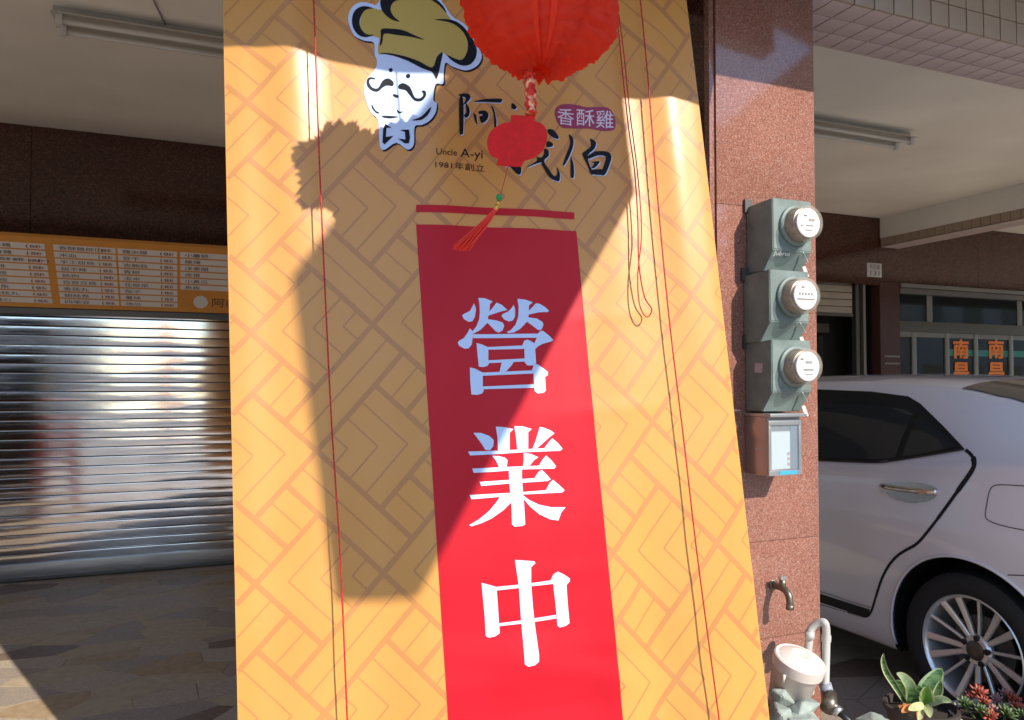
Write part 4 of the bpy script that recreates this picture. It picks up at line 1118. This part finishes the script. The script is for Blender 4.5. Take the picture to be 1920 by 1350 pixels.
for p in me.polygons:
    c = p.center; dark = False
    for yy, zz in ARCH:
        dist = math.hypot(c.y-yy, c.z-zz)
        if abs(c.y-yy) < AR+.01 and c.z < zz+AR+.01:
            n_ = p.normal; rad = Vector((0, c.y-yy, c.z-zz)).normalized()
            if (dist > AR-.012 and dist < AR+.004 and abs(n_.dot(rad)) > .8) or (dist < AR-.01 and XS+.25 < c.x < XS+WID-.25 and abs(n_.x) > .9): dark = True
            if c.z < zz-.02 and abs(abs(c.y-yy)-AR) < .004 and abs(n_.y) > .9: dark = True
    if c.z < .2: dark = True
    p.material_index = 1 if dark else 0
me.set_sharp_from_angle(angle=R(32))
# wheel arch lip following the body side
for (yy, zz) in ARCH[:1]:
    P = []
    for k in range(41):
        a = R(-14+208*k/40); P.append(car_pt(yy+AR*math.cos(a), max(.2, zz+AR*math.sin(a)), .001))
    tube('arch_lip', P, .0065, PAINT, car, 8)
    P2 = [p+Vector((.012, 0, 0)) for p in P]
    tube('arch_trim', P2, .009, BLKP, car, 8)

def on_side(name, pts, m, lift, parent=car, rnd=False, res=.03, thick=0.0):
    """outline given in photo pixels, laid on the near body side"""
    P = spl(pts, 3) if rnd else pts
    Q = [on_car(*p) for p in P]; Q = [(p.y, p.z) for p in Q]
    vs_ = []; fs = []; n_ = 0
    for k in range(len(Q)):
        a, b = Q[k], Q[(k+1) % len(Q)]; L = math.hypot(b[0]-a[0], b[1]-a[1]); kk = max(1, int(L/res))
        for q in range(kk): vs_.append(Vector((a[0]+(b[0]-a[0])*q/kk, a[1]+(b[1]-a[1])*q/kk)))
    fs = [list(range(len(vs_)))]
    xs_ = [v.x for v in vs_]; ys_ = [v.y for v in vs_]
    for i in range(int(min(xs_)/res), int(max(xs_)/res)+1):
        for j in range(int(min(ys_)/res), int(max(ys_)/res)+1): vs_.append(Vector((i*res+.0004, j*res+.0007)))
    r = delaunay_2d_cdt(vs_, [], fs, 1, 1e-6)
    return mesh(name, [car_pt(p.x, p.y, lift) for p in r[0]], [tuple(f) for f in r[2]], m, parent, True)
def line_side(name, pts, wd, m, lift, parent=car):
    P = [on_car(*p) for p in smoothpath([(x, y, 0) for x, y in pts], 6) for p in [(p.x, p.y)]]
    V = []; F = []
    for i, p in enumerate(P):
        dd = (P[min(i+1, len(P)-1)]-P[max(i-1, 0)]); dd.x = 0; dd.normalize(); n_ = Vector((0, -dd.z, dd.y))
        w_ = wd[i*len(wd)//len(P)] if isinstance(wd, list) else wd
        for sg in (-1, 1): V.append(car_pt(p.y+n_.y*sg*w_, p.z+n_.z*sg*w_, lift))
    for i in range(len(P)-1): F.append((2*i, 2*i+1, 2*i+3, 2*i+2))
    return mesh(name, V, F, m, parent, True)
wfront = [(1300, 724), (1300, 850)]
win = on_side('side_window', [(1440, 728), (1535, 730), (1635, 734), (1704, 743), (1727, 757), (1770, 799), (1809, 841), (1745, 852), (1681, 862), (1642, 866), (1535, 862), (1440, 856)], SEAM, .003)
on_side('door_glass', [(1445, 752), (1535, 755), (1640, 759), (1700, 768), (1714, 776), (1680, 858), (1642, 861), (1535, 857), (1445, 851)], TINT, .006, win)
on_side('quarter_glass', [(1722, 782), (1738, 786), (1771, 815), (1797, 838), (1745, 848), (1692, 857)], TINT, .006, win)
line_side('window_sill_trim', [(1440, 858), (1535, 863), (1642, 867), (1681, 863), (1745, 853), (1810, 842)], .0035, mat('trim_dark', (.09, .085, .09), .3, metal=.6), .0065)
line_side('door_gap', [(1811, 843), (1822, 853), (1827, 866), (1823, 882), (1798, 918), (1770, 957), (1742, 994), (1720, 1019), (1698, 1032), (1681, 1044), (1666, 1062), (1654, 1085), (1644, 1115), (1637, 1138), (1632, 1150), (1622, 1156), (1590, 1148)], [.006, .010, .010, .007, .006, .006, .006, .006, .006, .0055, .005, .005], SEAM, .0025)
on_side('sill_step', [(1440, 1088), (1535, 1112), (1632, 1143), (1630, 1152), (1620, 1156), (1535, 1128), (1440, 1102)], BLKP, .003)
line_side('sill_trim', [(1440, 1083), (1535, 1108), (1585, 1124), (1636, 1140)], .0024, CHROME, .0045)
line_side('sill_edge', [(1440, 1106), (1535, 1132), (1585, 1147), (1618, 1157)], .002, CHROME, .0045)
line_side('fuel_door_gap', [(1965, 914), (1920, 911), (1880, 909), (1864, 911), (1856, 921), (1851, 944), (1848, 964), (1852, 974), (1875, 984), (1920, 994), (1965, 1002)], .0016, SEAM, .0025)
line_side('bumper_gap', [(1890, 1078), (1920, 1079), (1960, 1081)], .0018, SEAM, .0025)
hc = on_side('handle_recess', [(1654, 910), (1672, 905), (1705, 903), (1738, 908), (1758, 918), (1752, 934), (1728, 942), (1700, 942), (1672, 932)], mat('recess_chrome', (.62, .60, .60), .18, metal=1.0), .002, rnd=True)
hp = [on_car(x, y) for x, y in ((1654, 911), (1672, 913), (1702, 917), (1735, 921), (1757, 922))]
tube('door_handle', smoothpath([hp[0]+Vector((-.004, 0, 0)), hp[1]+Vector((-.028, 0, 0)), hp[2]+Vector((-.036, 0, 0)), hp[3]+Vector((-.030, 0, 0)), hp[4]+Vector((-.004, 0, 0))], 6), .0125, CHROME, car, 12)
# rear window wrapped on the roof surface
V = []; F = []; na, nb = 16, 26
for i in range(na+1):
    s = -.44+.66*i/na
    S_ = section(s, 8); full = S_+[(WID-x, z) for x, z in reversed(S_[:-1])]
    i0 = next(k for k, q in enumerate(S_) if q[0] > station(s)[3]+station(s)[0]+.055+.05*(1-i/na))
    for j in range(nb+1):
        x = S_[i0][0]+(WID-2*S_[i0][0])*j/nb
        zz = None
        for q in range(len(full)//3, len(full)-1):
            if full[q][0] <= x <= full[q+1][0]:
                zz = full[q][1]+(full[q+1][1]-full[q][1])*(x-full[q][0])/max(1e-6, full[q+1][0]-full[q][0]); break
        V.append((XS+x, HY+s-.002, (zz if zz else S_[-1][1])+.004))
for i in range(na):
    for j in range(nb): F.append((i*(nb+1)+j, i*(nb+1)+j+1, (i+1)*(nb+1)+j+1, (i+1)*(nb+1)+j))
mesh('rear_window', V, F, TINT, car, True)
# tail lamp and rear bumper beyond the frame, kept simple
for sx in (0, 1):
    xx = XS+.03 if sx == 0 else XS+WID-.03-.30
    box('tail_lamp', xx+.10, xx+.22, HY-.985, HY-.90, .80, .93, mat('tail_red', (.35, .01, .01), .1, coat=1.0), car, .02)
box('number_plate', XS+WID/2-.19, XS+WID/2+.19, HY-1.008, HY-1.0, .62, .78, WHITE, car)

def wheel(cx, cy, cz, out):
    w_ = bpy.data.objects.new('wheel', None)
    # wheel parts hang directly on the car; rim pieces are sub-parts of the tyre
    mw = Matrix.Translation((cx, cy, cz)) @ Matrix.Rotation(R(-90*out), 4, 'Y')
    bpy.data.objects.remove(w_)
    ty = lathe('tyre', [(.212, -.10), (.285, -.105), (.308, -.09), (.315, -.06), (.315, .06), (.308, .088), (.292, .100), (.262, .104), (.232, .098), (.222, .088), (.218, .06), (.212, -.10)], RUBBER, car, mw, 72, 35, False)
    lathe('rim_lip', [(.2215, .086), (.2235, .092), (.219, .095), (.213, .090), (.207, .07), (.203, .02), (.20, -.09)], ALLOY, ty, mw, 72, 40, False)
    lathe('brake_disc', [(.135, .0), (.135, .012), (.07, .016), (0, .016)], DKSTEEL, ty, mw, 40)
    lathe('rim_barrel', [(.2025, -.085), (.15, -.08), (0, -.075)], BLKP, ty, mw, 40)
    lathe('hub_cap', [(.040, .058), (.038, .066), (.028, .070), (0, .071)], mat('hub_dark', (.16, .14, .13), .35, metal=.9), ty, mw, 32)
    lathe('hub', [(.062, .03), (.064, .05), (.055, .062), (.040, .063)], ALLOY, ty, mw, 40, 40, False)
    # spokes: five twin pairs with a thin one between
    def spoke(a, half0, half1, a1=None, z0=.054, z1=.082, thick=.016):
        a1 = a if a1 is None else a1
        c0 = Vector((math.cos(a), math.sin(a), 0))*.050; c1 = Vector((math.cos(a1), math.sin(a1), 0))*.212
        dd = (c1-c0).normalized(); n_ = Vector((-dd.y, dd.x, 0)); V = []
        for t in (0, .35, .7, 1):
            p = c0+(c1-c0)*t; h = half0+(half1-half0)*t; z = z0+(z1-z0)*t**1.5
            for q, dz in ((-h, -.003), (-h*.55, .0), (h*.55, .0), (h, -.003), (h*.8, -thick), (-h*.8, -thick)): V.append(mw @ (p+n_*q+Vector((0, 0, z+dz))))
        F = []
        for i in range(3):
            for q in range(6): F.append((i*6+q, i*6+(q+1) % 6, (i+1)*6+(q+1) % 6, (i+1)*6+q))
        F += [tuple(range(5, -1, -1)), tuple(range(18, 24))]
        mesh('spoke', V, F, ALLOY, ty)
    base = R(100)
    for k in range(5):
        a = base+k*R(72)
        spoke(a-R(9), .010, .0155, a-R(11)); spoke(a+R(9), .010, .0155, a+R(11))
        spoke(a+R(36), .006, .0065)
        b = a+R(36); p = Vector((math.cos(b)*.052, math.sin(b)*.052, .055))
        m2 = mw @ Matrix.Translation(p)
        lathe('lug_nut', [(.013, .0), (.013, .012), (.009, .014), (0, .014)], BLKP, ty, m2, 6)
wheel(XS+.125, HY, .315, 1); wheel(XS+.125, HY+2.70, .315, 1)
wheel(XS+WID-.125, HY, .315, -1); wheel(XS+WID-.125, HY+2.70, .315, -1)

# ================================================================== OUT OF FRAME: INFERRED OR ADDED FOR SHADE AND REFLECTIONS
def back(p, axis, val):
    t = (Vector(p)[axis]-val)/LDIR[axis]; return Vector(p)-LDIR*t
def bpt(px, py): u, v = px2uv(px, py); return surf(u, v)
# projecting box sign: its lower street corner, lower edge and top edge read back from the shadow on the banner
ZS = 3.05
tipR, tipL, dg_ = back(bpt(782, 1122), 2, ZS), back(bpt(628, 1128), 2, ZS), back(bpt(1262, 232), 2, ZS)
up_ = bpt(545, 520); 
tq = (up_.y-tipL.y)/LDIR.y
dirS = (dg_-tipR); dirS.z = 0; dirS.normalize(); LS = 1.62
nS = Vector((-dirS.y, dirS.x, 0)); outer_top = Vector(up_)-LDIR*((Vector(up_)-tipL).dot(nS)/LDIR.dot(nS)); HS = outer_top.z-ZS
p2_ = bpt(850, 125); p2_ = Vector(p2_)-LDIR*((Vector(p2_)-tipL).dot(nS)/LDIR.dot(nS))
slopeS = (p2_.z-outer_top.z)/max(.05, (p2_-outer_top).dot(dirS)); innerdz = slopeS*(LS-(outer_top-tipL).dot(dirS))
print('TOP', outer_top, p2_, slopeS, HS, innerdz)
shiftS = dirS*(outer_top-tipL).dot(dirS)
ps = thing('projecting_sign', 'box signboard sticking out from the facade above the entrance', 'signboard', (tipR.x, tipR.y, ZS))
wv = tipL-tipR; wv = Vector((wv.x, wv.y, 0))
q0 = [tipR, tipL, tipL+dirS*LS, tipR+dirS*LS]
bm = bmesh.new(); vb = [bm.verts.new((p.x, p.y, ZS)) for p in q0]; vt = [bm.verts.new((p.x, p.y, max(ZS+.06, ZS+HS+dz_))) for p, dz_ in ((tipR+shiftS, 0), (tipL+shiftS, 0), (q0[2], innerdz), (q0[3], innerdz))]
bm.faces.new(vb); bm.faces.new(vt)
for k in range(4): bm.faces.new((vb[k], vb[(k+1) % 4], vt[(k+1) % 4], vt[k]))
bm_obj('sign_box', bm, mat('sign_face', (.62, .30, .08), .4), ps)
e_ = q0[2]*.5+q0[3]*.5
tube('bracket', [Vector((e_.x, e_.y, ZS+HS*.8)), Vector((e_.x+dirS.x*.9, e_.y+dirS.y*.9, ZS+HS*.8))], .025, DKSTEEL, ps)
print('SIGN', tipR, tipL, dg_, HS, dirS)
# fascia box over the pillar
fa = thing('fascia_box', 'shallow shop fascia box fixed above the pillar', 'fascia', (1, 2.0, 2.82))
box('fascia_panel', -3.0, 2.42, 1.66, 1.80, 2.94, 3.5, mat('fascia_cream', (.70, .64, .55), .5), fa)
for xx in (-2.8, -.4, 2.2): box('fascia_bracket', xx, xx+.05, 1.801, PY-.003, 3.3, 3.36, DKSTEEL, fa)
bsl = thing('added_shade_slab', 'concrete balcony slab added unseen to shade the tiled front beam', 'overhang', (6.5, 1.9, 3.3))  # unseen slab, added to keep direct sun off the beam tiles
box('slab', 2.43, 11, 1.55, PY-.003, 3.26, 3.36, mat('slab_concrete', (.42, .40, .37), .85, var=.1), bsl)
# canvas awning above the shop
e1_, e2_ = back(bpt(470, 82), 1, 1.25), back(bpt(1270, 183), 1, 1.25)
print('AWN', e1_, e2_)
aw = thing('canvas_awning', 'canvas awning stretched out above the banner', 'awning', (.6, 1.25, 3.1))
ze = lambda x: e1_.z+(e2_.z-e1_.z)*(x-e1_.x)/(e2_.x-e1_.x)
A = [(.15, 1.25, ze(.15)), (2.02, 1.25, ze(2.02)), (2.02, 1.655, 3.34), (.15, 1.655, 3.34)]
mesh('awning_cloth', [Vector(p) for p in A]+[Vector(p)+Vector((0, 0, .012)) for p in A], [(0, 1, 2, 3), (7, 6, 5, 4), (0, 4, 5, 1), (1, 5, 6, 2), (2, 6, 7, 3), (3, 7, 4, 0)], mat('awning_canvas', (.72, .66, .55), .8), aw)
tube('front_bar', [A[0], A[1]], .016, ALU, aw, 10)
l2s = bpt(632, 318); l2 = back(l2s, 1, l2s.y-.80)  # unseen second lantern, placed and frilled to throw a ragged shadow
ln2 = thing('paper_lantern', 'smaller frilled red paper lantern added above the frame for its ragged shadow', 'lantern', l2-Vector((0, 0, .11)), None)
lantern_body(l2, .105, ln2, 9, 11.0, 46)
tube('hanger', [l2+Vector((0, 0, .09)), l2+Vector((0, 0, .40))], .0006, CORD, ln2, 6)
# unseen canopy, added to keep the sun off the parked car
na_ = thing('added_shade_canopy', 'wide unseen canopy added to shade the parked car', 'awning', (6, .3, 3.45))
prism('canopy_sheet', [Vector((3.70, -1.70, 3.42)), Vector((6.3, -1.70, 3.42)), Vector((6.3, PY-.004, 3.62)), Vector((3.70, PY-.004, 3.62))], Vector((0, 0, 1)), .03, mat('canopy_white', (.70, .69, .66), .6), na_)
tube('canopy_bar', [(3.70, -1.70, 3.37), (6.3, -1.70, 3.37)], .03, DKSTEEL, na_)
# unseen stack of red stools left of the frame, added to redden the shutter reflection
for k in range(5):
    st = thing('reflection_stool', ['lowest', 'second lowest', 'middle', 'second highest', 'topmost'][k]+' red plastic stool in the unseen stack added for its reflection', 'stool', (-1.35, 3.3, .004+.12*k), 'stacked red stools')
    z0 = .004+.12*k; RS = mat('stool_red', (.62, .03, .02), .4)
    box('seat', -1.52, -1.18, 3.13, 3.47, z0+.43, z0+.47, RS, st, .012)
    for sx in (-1, 1):
        for sy in (-1, 1):
            tube('leg', [(-1.35+sx*.14, 3.3+sy*.14, z0+.43), (-1.35+sx*.185, 3.3+sy*.185, z0)], .018, RS, st, 8)
# houses across the street
rnd = random.Random(4)
hx = -36.7
HOUSES = [(7, 4.2, (.45, .42, .38)), (6, 6.5, (.55, .52, .48)), (7, 3.6, (.40, .33, .27)), (6, 6.4, (.52, .50, .48)), (8, 3.8, (.42, .40, .40)), (7, 4.4, (.50, .45, .38)), (7, 6.6, (.36, .30, .26)), (8, 8, (.5, .5, .5)), (7, 9.5, (.48, .40, .33)), (9, 7.5, (.42, .42, .42)), (8, 8.5, (.5, .46, .4)), (9, 8, (.44, .42, .4)), (9, 9, (.4, .38, .36))]
HN = ['pale grey', 'cream', 'brown tiled', 'white', 'grey', 'sand coloured', 'dark brown', 'light grey', 'tan', 'mid grey', 'beige', 'stone grey', 'taupe']
for k, (wd, hh, col) in enumerate(HOUSES):
    h_ = thing('street_house', HN[k]+' house front across the street', 'house', (hx+wd/2, -13, -.1), 'houses across the street')
    box('wall', hx, hx+wd-.05, -18, -13, -.1, hh, mat('house_wall_%d' % k, col, .8, var=.12, vscale=1.5), h_)
    for fl_ in range(int(hh//3)):
        for j in range(3):
            box('window', hx+.8+j*wd*.3, hx+.8+j*wd*.3+1.3, -13.0, -12.97, fl_*3+.9, fl_*3+2.3, GLASS, h_)
    box('roof_parapet', hx-.02, hx+wd-.03, -13.2, -12.95, hh+.001, hh+.4, mat('house_parapet', (.4, .38, .35), .8), h_)
    hx += wd
    if k == 4: hx = 1.35

fg = thing('reflection_flag', 'narrow red flag added across the street for its shutter reflection', 'flag', (-.75, -11, -.1))  # added out of view to put a red streak in the shutter
tube('flag_pole', [(-.95, -11, -.1), (-.95, -11, 3.4)], .02, ALU, fg, 8)
mesh('flag_cloth', [(-.93, -11, .9), (-.93, -11, 3.35), (-.70, -11.03, 3.30), (-.52, -10.96, 2.9), (-.50, -11.02, 1.8), (-.52, -11, .9)], [(0, 1, 2, 3, 4, 5)], mat('flag_red', (.55, .04, .06), .7, transl=.5), fg)

ct = thing('reflection_cart', 'dark brown cart added left of the frame to darken the shutter reflection', 'cart', (-1.85, 2.75, 0))  # unseen cart, added as something dark for the shutter to reflect
CB = mat('cart_brown', (.05, .035, .03), .5)
box('cart_body', -2.2, -1.55, 2.45, 3.05, .12, .95, CB, ct, .01)
box('counter_top', -2.24, -1.51, 2.41, 3.09, .951, .985, STAIN, ct, .004)
box('display_case', -2.15, -1.60, 2.50, 3.00, .986, 1.45, mat('case_dark', (.03, .035, .04), .15), ct, .006)
for px_ in (-2.2, -1.59):
    for py_ in (2.45, 3.01): box('post', px_, px_+.04, py_, py_+.04, .986, 1.95, DKSTEEL, ct)
box('canopy', -2.3, -1.45, 2.36, 3.14, 1.951, 2.05, CB, ct, .01)
for px_ in (-2.1, -1.65):
    for py_ in (2.55, 2.95): lathe('caster', [(.0, -.02), (.06, -.02), (.06, .02), (0, .02)], BLKP, ct, Matrix.Translation((px_, py_, .063)) @ Matrix.Rotation(R(90), 4, 'Y'), 20)
